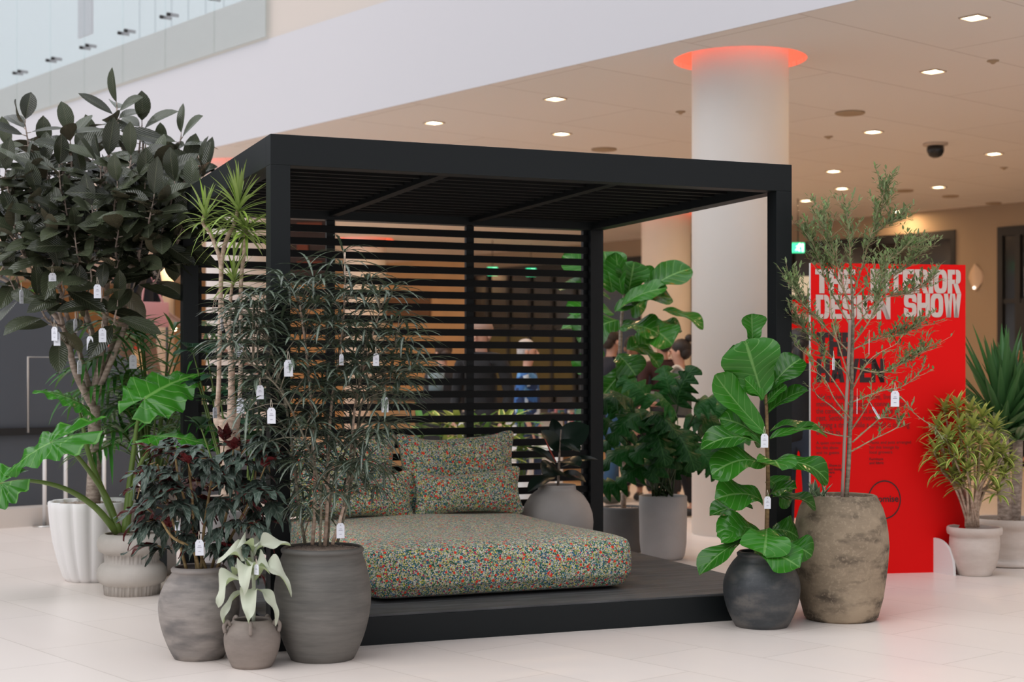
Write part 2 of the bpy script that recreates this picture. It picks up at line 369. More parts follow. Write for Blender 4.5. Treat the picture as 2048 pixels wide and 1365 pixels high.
# escalator-like stair with a dark stringer wall
def stz(q): return 1.583-.63*(q-6.33)
b = MB()
prof = [(-6, 0), (8.84, 0), (7.2, stz(7.2)), (6.33, stz(6.33)), (2.6, stz(2.6)), (-6, stz(2.6))]
n_ = len(prof); vs = [PQ(13.24, q, max(z, 0)) for q, z in prof]+[PQ(13.44, q, max(z, 0)) for q, z in prof]
b.add(vs, [tuple(range(n_)), tuple(range(2*n_-1, n_-1, -1))]+[(i, i+n_, (i+1)%n_+n_, (i+1)%n_) for i in range(n_)]); struct(b, 'wall_left', M['darkwall'])
b = MB(); b.span((13.2, -6, .80), (13.24, 8.0, .865), PQ); struct(b, 'trim_5', M['blackm'])
b = MB(); b.span((13.0, -6, 0), (13.24, 8.9, .165), PQ); struct(b, 'baseboard_left', M['curb'])
st = thing('staircase', 'steps rising left behind the dark grey side wall, with slanting handrail', 'staircase', PQ(13.9, 6.5))
b = MB()
for i in range(22): b.span((13.45, 8.7-.28*(i+1), 0), (14.4, 8.7-.28*i, .17*(i+1)), PQ)
b.build('steps', M['curb'], st, False)
b = MB(); b.tube([PQ(14.4, 8.9, 1.2), PQ(14.4, 7.12, 2.19), PQ(14.4, 3, 4.5)], .03, 8, smooth=False); b.build('handrail', flat('rose_steel_handrail', (.38, .25, .22), .35, .6), st)
for i in range(6): b = MB(); q = 8.4-i*.9; b.tube([PQ(14.38, q, .17*((8.7-q)/.28)), PQ(14.38, q, 2.19-.56*(q-7.12))], .015, 6); b.build('baluster', M['blackm'], st)
# columns, each with a glowing ring recess in the ceiling
orange = flat('glowing_orange_lamp', (1, .3, .1), .5, emit=(1.0, .10, .035), est=11.0)
recess = flat('white_recess_paint', (.8, .7, .66), .7)
for i, (x, y) in enumerate(cols):
    b = MB(); b.lathe([(.405, 0), (.405, 4.53)], (x, y, 0), 64); tagp(b.build('column', M['column'], None), kind='structure')
    b = MB(); b.lathe([(.56, CZ-.001), (.56, 4.36), (.40, 4.36)], (x, y, 0), 64)
    b.f.pop(); b.m.pop(); struct(b, 'trim_%d' % (10+i), recess, True)
    lab = ['glowing orange ceiling ring around the big white column', 'orange ring lamp atop the beige column seen through the pergola opening',
           'glowing orange ring lamp above the pergola at the left, behind the dracaena heads', 'glowing orange ring lamp seen through the slats right of the first slat post', 'small far orange ring lamp seen between the rubber tree branches'][i]
    b = MB(); ring = [V((x+.50*math.cos(a*PI/24), y+.50*math.sin(a*PI/24), 4.30)) for a in range(49)]; b.tube(ring, .028, 6, smooth=False)
    o = b.build('ring_lamp', orange, None, loc=(x, y, 4.0)); tagp(o, lab, 'ceiling lamp', 'orange ring lamps around the columns')
# glass balustrade of the upper floor
GQ = 8.80
js = [p_at(u, GQ) for u in (531, 428, 330, 245, 168, 100, 33, -30, -90)]
js = sorted(js)
names = ['at the far left edge of the picture']
for i, (a, c) in enumerate(zip(js, js[1:])):
    mid = (a+c)/2; k = PQ(mid, GQ); um = U0+F*k.x/k.y
    if um < -60: continue
    t = thing('glass_panel', ['frameless glass balustrade panel, %s of the row at the upper left' % s for s in ('first from the right', 'second from the right', 'third from the right, with the white truss behind the picture', 'fourth from the right', 'fifth from the right, before the pale notice board', 'sixth from the right', 'seventh from the right', 'last at the left edge')][min(i, 7)], 'glass panel', PQ(mid, GQ, 5.08), 'glass balustrade panels of the upper floor')
    t['label'] = '%s pane from the right in the upper glass balustrade' % ['first', 'second', 'third', 'fourth', 'fifth', 'sixth', 'seventh', 'eighth'][min(i, 7)]
    b = MB(); b.span((a+.006, GQ, 5.08), (c-.006, GQ+.015, 7.3), PQ); b.build('pane', M['glass'], t, False)
    if um < 470:
        for pp in (a+.09, c-.09):
            b = MB(); b.tube([PQ(pp, GQ-.02, 5.73), PQ(pp, GQ+.13, 5.73)], .022, 10); b.build('standoff_bolt', M['blackm'], t)
b = MB(); pn = p_at(169, 8.9); b.span((pn-.21, 8.9, 5.92), (pn+.21, 8.93, 6.9), PQ)
o = b.build('notice_board', flat('pale_lilac_board', (.60, .56, .60), .6), None, False, loc=PQ(pn, 8.9, 5.92)); tagp(o, 'pale lilac notice board hung behind the upper glass balustrade', 'board')
# downlights
lampm = flat('warm_lit_diffuser', (1, .9, .7), .5, emit=(1, .80, .50), est=14)
trimm = flat('beige_metal_trim', (.55, .45, .36), .5)
def ceil_at(u, v): Y = (CZ-HC)*F/(V0-v); return V(((u-U0)/F*Y, Y, CZ))
DL = [(1949, 34, 'square downlight nearest the top right corner'), (1866, 142, 'square downlight second nearest the top right corner'), (1110, 197, 'square downlight left of the big column, close to the white fascia edge'),
      (1123, 267, 'square downlight just above the pergola front beam'), (868, 245, 'square downlight above the middle of the pergola, leftmost of the ceiling'), (1746, 263, 'square downlight left of the black dome camera'),
      (1988, 307, 'square downlight right of the black dome camera'), (1667, 342, 'square downlight right of the pergola corner'), (1877, 374, 'square downlight below the black dome camera'),
      (1612, 401, 'square downlight nearest the pergola right post'), (1797, 423, 'square downlight above the olive tree top'), (1872, 451, 'square downlight just over the dark window frame')]
def downlight(c, label, power):
    t = thing('downlight', label, 'ceiling lamp', c, 'square downlights in the hall ceiling')
    ax = (E1, E2, V((0, 0, 1)))
    f = MB()
    for s in (-1, 1): f.box(c+E1*(s*.078)-V((0,0,.004)), .012, .168, .016, ax); f.box(c+E2*(s*.078)-V((0,0,.004)), .144, .012, .016, ax)
    f.build('frame', trimm, t, False)
    f = MB(); f.box(c-V((0,0,.002)), .144, .144, .006, ax); f.build('diffuser', lampm, t, False)
    ld = bpy.data.lights.new('downlight_bulb', 'AREA'); ld.size = .11; ld.energy = power; ld.color = (1, .62, .31); lo = bpy.data.objects.new('downlight_bulb', ld); C.objects.link(lo)
    lo.parent = t; lo.location = (0, 0, -.02)
for (u, v, lab) in DL: downlight(ceil_at(u, v), lab+', lit', 15)
for i, (p, q) in enumerate(((19.5, 12.5), (19.5, 15.5), (23, 12), (23, 15.5), (27, 13), (27, 17), (31, 12.5), (31, 16.5), (35, 14), (35, 18), (22.5, 17.6), (15, 16.4), (38, 11), (13.5, 17.6))):  # extra downlights, added to light the tan walls of the hall
    downlight(PQ(p, q, CZ), 'added square downlight deep in the hall, lighting the tan walls', 21)
# speakers, sprinklers, dome camera
spk = flat('tan_speaker_grille', (.40, .30, .20), .8)
for (u, v, r, lab) in ((1700, 225, .15, 'big round speaker grille right of the white column'), (1208, 298, .15, 'round speaker grille just above the pergola beam'), (1807, 381, .14, 'round speaker grille below the dome camera, left one'),
                    (1901, 392, .12, 'round speaker grille below the dome camera, right one'), (1987, 406, .12, 'round speaker grille nearest the right edge')):
    b = MB(); c = ceil_at(u, v); b.lathe([(r, 0), (r, -.012), (r*.92, -.018), (.001, -.018)], c, 32); o = b.build('ceiling_speaker', spk, None, loc=c); tagp(o, lab+', flush in the ceiling', 'speaker')
for (u, v, lab) in ((1361, 223, 'left of the white column'), (1657, 273, 'right of the white column'), (1986, 121, 'near the top right downlights'), (2008, 335, 'near the right edge')):
    b = MB(); c = ceil_at(u, v); b.lathe([(.05, 0), (.05, -.008), (.03, -.014), (.012, -.03), (.001, -.03)], c, 20); o = b.build('sprinkler', spk, None, loc=c); tagp(o, 'small round sprinkler cap in the ceiling '+lab, 'sprinkler')
c = ceil_at(1871, 287); t = thing('dome_camera', 'black dome security camera hanging under the ceiling at the right', 'camera', c)
b = MB(); b.lathe([(.14, 0), (.14, -.02), (.12, -.03), (.001, -.03)], c, 32); b.build('mounting_plate', trimm, t)
b = MB(); b.lathe([(.09, -.03), (.10, -.06), (.095, -.10), (.07, -.145), (.03, -.165), (.001, -.168)], c, 32); b.build('dome', flat('glossy_black_dome', (.01, .012, .014), .15), t)
# exit signs
ex = flat('lit_green_sign', (.02, .5, .25), .5, emit=(.05, .75, .35), est=1.6); exw = flat('lit_white_symbol', (1, 1, 1), .5, emit=(.8, 1, .9), est=2)
for (u, v, Y, wd, lab) in ((985, 543, 30., .20, 'green exit sign glowing behind the slats'), (1062, 545, 31., .2, 'dim green exit sign behind the slats further right'), (1596, 496, 23., .19, 'green exit sign glowing beside the pergola right post')):
    c = W(u, v, Y); t = thing('exit_sign', lab, 'exit sign', c)
    b = MB(); b.box(c, wd, .05, wd*.78); b.build('sign_box', ex, t, False)
    b = MB(); b.tube([c+V((0, 0, wd*.39)), V((c.x, c.y, CZ))], .008, 6); b.build('hanger', M['blackm'], t)
    b = MB(); z = V((0, -.03, 0)); b.blob(c+z+V((.02, 0, .05)), .014); b.tube([c+z+V((.01,0,.035)), c+z+V((-.005,0,-.005)), c+z+V((.02,0,-.05))], .010, 6); b.tube([c+z+V((-.005,0,-.005)), c+z+V((-.04,0,-.04))], .009, 6); b.tube([c+z+V((-.03,0,.015)), c+z+V((.01,0,.03)), c+z+V((.04,0,.01))], .007, 6)
    b.span((c.x+.055, c.y-.035, c.z-.06), (c.x+.075, c.y-.026, c.z+.06)); b.build('running_figure', exw, t)
# wall sconce
c = PQ(p_at(1954, WQ), WQ-.06, 0); Yc = c.y; c.z = HC-(556-V0)/F*Yc; t = thing('wall_sconce', 'rounded leaf-shaped wall sconce on the beige wall right of the red sign', 'wall lamp', c)
b = MB(); b.leaf(c-V((0,0,.2)), c+V((0,0,.22)), V((-.7,-.7,0)), .15, [(0,.1),(.3,.75),(.5,1),(.75,.7),(1,.05)], 10, 4, fold=-.1, side_curl=.35); o = b.build('shade', flat('ceramic_sconce', (.62, .47, .35), .4), t)
md = o.modifiers.new('s', 'SOLIDIFY'); md.thickness = .02
b = MB(); b.blob(c-V((.03,.06,.16)), .022); b.build('bulb', flat('sconce_bulb', (1,.9,.8), .5, emit=(1,.85,.7), est=3), t)
# dark hanging bulkhead seen through the left slats
b = MB(); a0 = W(575, 430, 22); b.span((a0.x, 22, 2.72), (a0.x+.62, 22.6, 3.98)); struct(b, 'trim_20', flat('dark_brown_bulkhead', (.03, .015, .012), .5))
b = MB()
for i in range(4): b.span((a0.x+.14+.0*i, 21.96, 2.85+i*.28), (a0.x+.5-(i%2)*.2, 22.0, 2.98+i*.28))
struct(b, 'trim_21', flat('rust_red_panel', (.16, .035, .012), .6))
b = MB(); q0 = WQ-.04; b.span((p_at(862, WQ), q0, 2.55), (p_at(768, WQ), WQ, 3.15), PQ); struct(b, 'trim_22', flat('brown_panel', (.16, .08, .035), .6))

# ================================================================= THE PERGOLA
PW, PD, PH, PS, PB, DH = 2.923, 2.526, 2.5, .098, .148, .15
pg = thing('pergola', 'large black metal pergola with slatted back wall on a low decked platform', 'pergola', G(PW/2, PD/2, 0))
def gpart(name, boxes, mat='black', bev=.002):
    b = MB()
    for a, c in boxes: b.span(a, c, G)
    return b.build(name, M[mat], pg, False, bev)
for (a, d) in ((0, 0), (PW-PS, 0), (0, PD-PS), (PW-PS, PD-PS)): gpart('post', [((a, d, 0), (a+PS, d+PS, PH-PB-.0005))])
for (a, c) in (((0, 0, PH-PB), (PW, PS, PH)), ((0, PD-PS, PH-PB), (PW, PD, PH)), ((0, PS, PH-PB), (PS, PD-PS, PH)), ((PW-PS, PS, PH-PB), (PW, PD-PS, PH))): gpart('roof_beam', [(a, c)])
for m in (.974, 1.949): gpart('cross_beam', [((m-.03, PS, PH-PB+.02), (m+.03, PD-PS, PH-.03))], 'slat')
for k, (a0_, a1_) in enumerate(((PS, .944), (1.004, 1.919), (1.979, PW-PS))):
    for j in range(16):
        d0 = PS+.005+j*(PD-2*PS-.01)/16
        b = MB(); l = (PD-2*PS-.01)/16
        b.span((a0_+.004, d0, PH-.075-.0), (a1_-.004, d0+l*.97, PH-.055), G); b.span((a0_+.004, d0, PH-.105), (a1_-.004, d0+l*.25, PH-.075), G)
        b.build('roof_louvre', M['louvre'], pg, False)
for j in range(26):
    z = 2.318-.0836*j
    if z < .17: break
    gpart('back_slat', [((PS, PD-.062, z-.047), (PW-PS, PD-.040, z))], 'slat', 0)
for m in (.974, 1.949): gpart('slat_post', [((m-.028, PD-.04, DH), (m+.028, PD-.0, PH-PB))])
for s in (PS, PW-PS-.03): gpart('slat_bracket', [((s, PD-.04, DH), (s+.03, PD-.0, PH-PB))])
gpart('platform_rim', [((PS, .0, .0), (PW-PS, .02, DH-.012)), ((PS, PD-.02, 0), (PW-PS, PD, DH-.012)), ((0, PS, 0), (.02, PD-PS, DH-.012)), ((PW-.02, PS, 0), (PW, PD-PS, DH-.012))])
nb = 16; wdt = (PD-.02)/nb
for j in range(nb):
    d0 = .01+j*wdt; a0_, a1_ = (.0, PW)
    if j == 0 or j == nb-1: a0_, a1_ = PS+.002, PW-PS-.002
    gpart('deck_board', [((a0_+.003, d0, DH-.012), (a1_-.003, d0+wdt-.005, DH))], 'deck', .001)

# ================================================================= THE DAYBED
def soft_box(name, c, size, ax, mat, parent, nx=14, ny=14, nz=6, rr=.07, puff=.03, fn=None):
    """rounded, slightly swollen cushion block"""
    bm = bmesh.new(); bmesh.ops.create_cube(bm, size=1)
    bmesh.ops.subdivide_edges(bm, edges=bm.edges[:], cuts=nx, use_grid_fill=True)
    sx_, sy_, sz_ = size; m = MB(); vs = []
    for v in bm.verts:
        p = V((v.co.x*sx_, v.co.y*sy_, v.co.z*sz_))
        q = V([max(-(s/2-rr), min(s/2-rr, x)) for x, s in zip(p, size)])
        d = p-q
        if d.length > 1e-6: p = q + d.normalized()*min(rr, max(abs(d.x), abs(d.y), abs(d.z)))
        u, v2, w2 = p.x/sx_*2, p.y/sy_*2, p.z/sz_*2
        if fn: p = fn(p, u, v2, w2)
        vs.append(c + ax[0]*p.x + ax[1]*p.y + ax[2]*p.z)
    m.add(vs, [[v.index for v in f.verts] for f in bm.faces]); bm.free()
    o = m.build(name, mat, parent, True, loc=None if parent else c)
    s = o.modifiers.new('s', 'SUBSURF'); s.levels = 1; s.render_levels = 1
    return o
AXG = (GW, GD, V((0, 0, 1)))
def matt(p, u, v, w_):
    p = p.copy(); p.z += .018*(1-u*u)*(1-v*v)*(1 if w_ > 0 else 0) + .006*math.sin(u*5+v*3)*max(w_, 0)
    k = 1-w_*w_; p.y += (-.022 if v < 0 else .01)*k*abs(v)**3; p.x += .02*k*u*abs(u)**2 - .0
    p.y += .010*math.sin(u*7+1)*(1 if v < -.9 else 0)*k
    if w_ < -.5: p.x *= .985; p.y *= .985
    return p
MZ = DH+.148
o = soft_box('mattress', G(1.36, 1.33, MZ), (1.52, 1.98, .292), AXG, M['fabric'], None, nx=18, rr=.065, fn=matt)
tagp(o, 'thick mattress in multicoloured speckled fabric lying on the pergola deck', 'mattress')
def pillow(label, wd0, wd1, d, zb, h, th, tilt, seed=0):
    wdt = wd1-wd0; up = (V((0,0,1))*math.cos(tilt)+GD*math.sin(tilt)); nr = (GD*math.cos(tilt)-V((0,0,1))*math.sin(tilt))
    rot = .02*seed; gx = GW*math.cos(rot)+up*math.sin(rot); up2 = up*math.cos(rot)-GW*math.sin(rot)
    def fn(p, u, v, w_):
        p = p.copy(); e = max(0, 1-u**4)*max(0, 1-w_**4)
        p.y *= (.22+.78*e**.6)
        cpt = (abs(u)*abs(w_))**3
        p.x += .035*u*cpt - .018*u*(1-w_*w_)*abs(u); p.z += .05*w_*cpt-.040*w_*(1-u*u)*(1 if w_ > 0 else .2)
        p.y += .008*math.sin(u*6+seed*2)*e
        p.z += .010*math.sin(u*4+seed)*max(0, w_)
        return p
    c = G((wd0+wd1)/2, d, zb+h/2*math.cos(tilt)+.0)
    o = soft_box('cushion', c, (wdt, th, h), (gx, nr, up2), M['fabric'], None, nx=14, rr=.05, fn=fn)
    tagp(o, label, 'cushion', 'cushions on the daybed')
MT = DH+.306
pillow('large back cushion in speckled fabric, right one, leaning on the slats', 1.34, 2.13, 2.14, MT, .50, .19, .16, 1)
pillow('large back cushion in speckled fabric, left one, behind the feathery plant', .52, 1.30, 2.14, MT, .50, .19, .16, -1)
pillow('low front cushion in speckled fabric, right one, in front of the large right cushion', 1.36, 2.09, 1.93, MT, .28, .15, .20, .6)
pillow('low front cushion in speckled fabric, left one, in front of the large left cushion', .62, 1.34, 1.91, MT, .27, .15, .22, -1.5)
# ================================================================= POTS
clay_grey = mat_clay('weathered_grey_clay', (.155, .14, .13), (.36, .325, .30), dark=(.15, .14, .135))
clay_dark = mat_clay('dark_grey_clay', (.075, .073, .067), (.175, .165, .15), .62, streak=(1, 1, 9))
clay_small = mat_clay('brownish_grey_clay', (.15, .125, .108), (.31, .262, .23), streak=(1, 1, 3))
clay_black = mat_clay('black_glazed_worn_clay', (.018, .022, .027), (.055, .062, .068), .48, dark=(.11, .105, .10), speck=.5, streak=(1, 1, 5))
clay_tan = mat_clay('rough_tan_earthenware', (.17, .13, .088), (.42, .33, .23), .85, band=1.5, dark=(.08, .06, .042), speck=.35, bstr=.7, streak=(1, 1, 2))
clay_pale = mat_clay('pale_smooth_clay', (.42, .385, .35), (.55, .51, .465), .7, bstr=.12, streak=(1, 1, 1))
clay_white = mat_clay('whitewashed_terracotta', (.50, .42, .37), (.72, .65, .60), .8, bstr=.2, streak=(1, 1, 3))
stone_grey = mat_clay('pale_cement', (.36, .345, .34), (.45, .43, .425), .7, bstr=.08, streak=(1, 1, 1))
cement_dark = mat_clay('dark_cement', (.085, .085, .088), (.13, .13, .132), .75, bstr=.1, streak=(1, 1, 1))
M['white_fibre'] = flat('matt_white_fluted_fibrestone', (.80, .79, .79), .55)
M['boxpot'] = flat('dark_teal_black_planter', (.012, .020, .024), .4)
def potted(name, label, px, Y, prof, mat, soil_z, soil_r, soil='soil', n=56, mod=None, cat='potted plant', z0=0., thick=.018):
    """Empty at the pot's base, pot and soil under it; prof is the outer profile from foot to lip"""
    X = (px-U0)/F*Y; root = thing(name, label, cat, (X, Y, z0)); c = V((X, Y, z0))
    full = list(prof)+[(prof[-1][0]-thick*.4, prof[-1][1]+.006), (prof[-1][0]-thick, prof[-1][1])]
    for (r, z) in reversed(prof):
        if z >= soil_z-.01 and z < prof[-1][1]: full.append((max(r-thick, .02), z))
    full.append((soil_r*.98, soil_z-.015))
    b = MB(); b.lathe(full, c, n, mod); root_pot = b.build('pot', mat, root)
    b = MB(); nr = 10; vs = [c+V((0, 0, soil_z+.012))]
    for j in range(1, nr+1):
        for k in range(36): a = 2*PI*k/36; r = soil_r*j/nr*1.0; vs.append(c+V((r*math.cos(a), r*math.sin(a), soil_z+random.uniform(-.006, .008)*(j < nr)+.012*(1-j/nr))))
    fs = [(0, 1+k, 1+(k+1) % 36) for k in range(36)]+[(1+(j-1)*36+k, 1+j*36+k, 1+j*36+(k+1) % 36, 1+(j-1)*36+(k+1) % 36) for j in range(1, nr) for k in range(36)]
    b.add(vs, fs)
    for i in range(int(700*soil_r/.2)):      # loose chips of bark and grit
        a = random.random()*6.28; r = soil_r*math.sqrt(random.random())*.95; p = c+V((r*math.cos(a), r*math.sin(a), soil_z+.008)); d = V((random.uniform(-1,1), random.uniform(-1,1), random.uniform(-.2,.5)))*.012
        b.add([p-d, p+d.cross(V((0,0,1)))*.3, p+d, p+V((0,0,.005))], [(0,1,3),(1,2,3),(2,0,3)])
    b.build('soil', M[soil], root)
    return root, c
def ball(r0, r1, r2, h, zmax=.6, n=14, lip=None):
    """foot radius r0, belly r1, mouth r2"""
    out = []
    for i in range(n+1):
        t = i/n
        if t < zmax: u = t/zmax; r = r0+(r1-r0)*math.sin(u*PI/2)**.9
        else: u = (t-zmax)/(1-zmax); r = r2+(r1-r2)*math.cos(u*PI/2)**.85
        out.append((r, h*t))
    if lip: out += [(r2+lip, h+.004), (r2+lip+.002, h+.016), (r2+lip-.004, h+.022)]
    return out
def wob(amp, k=3): return lambda a, z, j: 1+amp*math.sin(k*a+z*9)+amp*.6*math.sin(a*2+z*23)

# ================================================================= LEAF SHAPES
OVAL = [(0, .05), (.08, .35), (.2, .72), (.4, .98), (.55, 1), (.72, .88), (.87, .56), (.96, .2), (1, .02)]
FID = [(0, .10), (.06, .32), (.15, .50), (.3, .58), (.45, .66), (.62, .92), (.78, 1), (.9, .82), (.97, .45), (1, .1)]
LANCE = [(0, .3), (.15, .8), (.35, 1), (.6, .85), (.85, .42), (1, .02)]
STRAP = [(0, .7), (.2, 1), (.6, .85), (.85, .45), (1, .02)]
def dirv(az, el): return V((math.cos(az)*math.cos(el), math.sin(az)*math.cos(el), math.sin(el)))
UP = V((0, 0, 1))
def lf_dir(b, base, d, L, hw, prof, droop=.2, n=6, m=2, nb=None, **k):
    """leaf leaving base along d, tip sagging by droop*L"""
    d = d.normalized(); tip = base+d*L*.97+V((0, 0, -droop*L)); nb = nb or UP; nrm = nb-d*d.dot(nb)
    if nrm.length < .15: nrm = V((d.y+.3, -d.x+.2, .2))
    b.leaf(base, tip, nrm, hw, prof, n, m, arch=droop*.28, **k)
bark_grey = mat_bark('grey_brown_bark', (.24, .185, .15), (.48, .39, .33))
bark_tan = mat_bark('pale_tan_cane_bark', (.36, .25, .18), (.62, .48, .38))
bark_red = mat_bark('reddish_green_stem', (.14, .075, .035), (.30, .20, .09))
bark_olive = mat_bark('olive_bark', (.13, .11, .075), (.30, .27, .2))
def branch(name, pts, rad, mat, root, Y0, n=8):
    """pts: (px, py, dy) with dy the depth away from Y0"""
    b = MB(); b.tube([W(p[0], p[1], Y0+(p[2] if len(p) > 2 else 0)) for p in pts], rad, n); return b.build(name, mat, root)
TAGS = []

# ---------------------------------------------------------------- rubber tree
m_rub = mat_leaf('dark_rubber_leaf', (.052, .064, .036), (.115, .105, .068), vein=(.12, .13, .08), rough=.22, trans=.05, var=.6, spec=.5, nveins=14, veinw=.05)
N = 28
def flute(a, z, j): return 1-.075*(1-abs(math.sin(a*N/4)))**1.5
rt, c = potted('rubber_tree', 'tall rubber tree with dark glossy leaves in a white fluted pot', 184, 9.95,
    [(.165, 0), (.185, .03), (.215, .12), (.248, .25), (.268, .38), (.276, .47), (.278, .512)], M['white_fibre'], .485, .245, mod=flute, n=112)
Yr = 9.95; br = []
br.append(([(186, 1008), (188, 950), (190, 900), (189, 860), (187, 812)], [.050, .046, .044, .043, .042]))
br.append(([(187, 815), (152, 748, -.05), (137, 690, -.1), (124, 650, -.1), (80, 600, -.15), (40, 575, -.2), (-10, 552, -.25)], [.03, .023, .02, .018, .015, .012, .01]))
br.append(([(186, 800), (166, 730, .05), (148, 670, 0), (127, 610, -.1), (105, 520, -.1), (72, 452, -.1), (60, 380, -.1)], [.02, .017, .016, .014, .012, .010, .007]))
br.append(([(190, 790), (192, 700, .1), (170, 620, .15), (157, 540, .1), (155, 470, 0), (140, 400, -.1), (124, 330, -.1), (132, 290, -.1)], [.026, .021, .019, .017, .015, .012, .01, .006]))
br.append(([(192, 790), (205, 700, 0), (213, 600, -.1), (214, 500, -.1), (210, 420, -.1), (208, 345, -.1), (225, 290, -.05), (236, 245, -.05)], [.026, .022, .02, .018, .015, .012, .008, .006]))
br.append(([(192, 795), (222, 700, .1), (250, 610, .2), (262, 500, .1), (263, 420, 0), (282, 340, 0), (287, 275, 0)], [.024, .021, .018, .015, .013, .01, .006]))
br.append(([(190, 800), (236, 690, -.1), (272, 600, -.15), (300, 530, -.2), (330, 470, -.25), (352, 425, -.25), (372, 350, -.3)], [.02, .019, .018, .016, .012, .009, .006]))
br.append(([(262, 500, .1), (300, 440, .2), (320, 380, .25), (345, 310, .2)], [.012, .01, .008, .005]))
br.append(([(137, 690, -.1), (110, 600, -.3), (60, 520, -.35), (20, 470, -.35)], [.014, .012, .009, .006]))
for i, (p, r) in enumerate(br): branch('trunk' if i == 0 else 'branch', p, r, bark_grey, rt, Yr)
tips = [(50, 205, .0), (140, 232, -.1), (234, 172, -.05), (284, 208, .1), (362, 232, .1), (20, 262, .1), (92, 262, .2), (185, 262, .3), (330, 262, .25), (400, 318, -.1), (372, 325, .2), (10, 330, -.2), (60, 318, -.3), (118, 318, -.35), (165, 345, -.3), (215, 300, -.3), (262, 300, -.35), (318, 318, -.3),
        (25, 400, -.1), (75, 395, -.4), (235, 372, -.45), (290, 375, -.45), (350, 372, -.45), (385, 392, -.3), (130, 405, -.45), (185, 420, -.5), (320, 430, -.45), (365, 450, -.4), (40, 460, -.35), (95, 470, -.45), (10, 500, -.2), (150, 475, -.5), (238, 455, -.5), (285, 470, -.4), (60, 530, -.4), (120, 545, -.5), (180, 530, -.5), (235, 530, -.45), (330, 505, -.4), (20, 560, -.3), (355, 410, .1), (0, 440, .1), (250, 420, .2), (110, 430, .2), (160, 300, .1), (70, 420, .3), (300, 340, .3), (200, 380, .1), (150, 600, -.45), (205, 585, -.5), (275, 545, -.35), (100, 640, -.35)]
tips += [(75, 600, -.45), (235, 610, -.5)]
tips += [(u+random.uniform(-26, 26), v+random.uniform(-18, 26), dz+random.uniform(-.12, .3)) for (u, v, dz) in tips if 255 < v < 480 and random.random() < .45]
tips = [(u, v+(42 if v < 300 else 20 if v < 360 else 0), dz) for (u, v, dz) in tips]
brp = [p for pth, r in br[1:] for p in spline([W(q[0], q[1], Yr+(q[2] if len(q) > 2 else 0)) for q in pth], .01, 5)[0]]
for (u, v, dz) in tips:
    b = MB(); tw = MB()
    T = W(u, v, Yr+dz*1.1); ctr = W(188, 640, Yr); ax = (T-ctr).normalized()*.55+UP*.7; ax.normalize()
    ll = .19 if v < 520 else .13
    B0 = T-ax*ll; near = min(brp, key=lambda p: (p-(B0-UP*.1)).length+(9 if p.z > B0.z else 0)); tw.tube([near, near*.5+B0*.5-UP*.01, B0, T], [.010, .008, .007, .004], 6)
    nl = 10 if v < 500 else (6 if v < 560 else 4)
    a0 = random.random()*6
    for i in range(nl):
        f = i/(nl-1); az = a0+i*2.4; el = (1.35 if f > .9 else 1.1*f-.55+random.uniform(-.35, .3)); P = B0+ax*(ll*f)
        d = dirv(az, el); d = (d+ax*.2).normalized(); L = random.uniform(.215, .285)*(.9 if f > .9 else 1)
        P2 = P+d*.03; tw.tube([P, P2], .0035, 4); lf_dir(b, P2, d, L*1.08, L*.215, OVAL, nb=V((random.uniform(-.6, .6), -random.uniform(.2, 1.1), .75)), droop=random.uniform(.02, .28), n=7, m=2, fold=.22)
    tw = tw.build('twig', bark_grey, rt); b.build('leaf_cluster', m_rub, tw)
for a in ((105, 560, -.4, 'below the left limb'), (43, 594, -.3, 'leftmost, seen edge-on', 80), (195, 583, -.55, 'in the middle of the tree'), (109, 668, -.3, 'front one of two by the left limb'), (114, 678, -.22, 'back one of two by the left limb'), (151, 652, -.1, 'small and edge-on between the limbs', 80), (205, 671, -.3, 'right of the trunk fork'), (180, 687, -.1, 'just above the trunk fork'), (159, 735, -.1, 'lowest, edge-on', 75)):
    TAGS.append((a[0], a[1], Yr-.62+a[2]*.2, 'white price tag on the rubber tree, '+a[3], a[4] if len(a) > 4 else random.uniform(-25, 25), 1.0))

# ---------------------------------------------------------------- elephant ear
m_alo = mat_leaf('bright_green_elephant_ear', (.038, .19, .016), (.14, .31, .05), vein=(.20, .42, .10), rough=.2, trans=.16, var=.2, nveins=7, veinw=.06)
m_pet = flat('green_leaf_stalk', (.11, .18, .035), .35)
BR = [(0, .165), (.03, .17), (.10, .168)]
prof = [(.162, 0), (.166, .0), (.166, .055), (.172, .062), (.195, .075), (.208, .10), (.211, .125), (.205, .155), (.188, .180), (.172, .190), (.163, .198), (.163, .245), (.172, .252), (.198, .265), (.207, .29), (.208, .32), (.200, .345), (.183, .362), (.172, .366)]
def ribs(a, z, j): return 1+(.032*math.copysign(1, math.sin(a*42)) if (.0 < z < .06 or .2 < z < .249) else 0)
ep, c = potted('elephant_ear_plant', 'elephant ear plant with big bright green leaves in a pale double-bulge pot', 264, 9.32, prof, clay_pale, .345, .150, n=168, mod=ribs)
Ye = 9.32
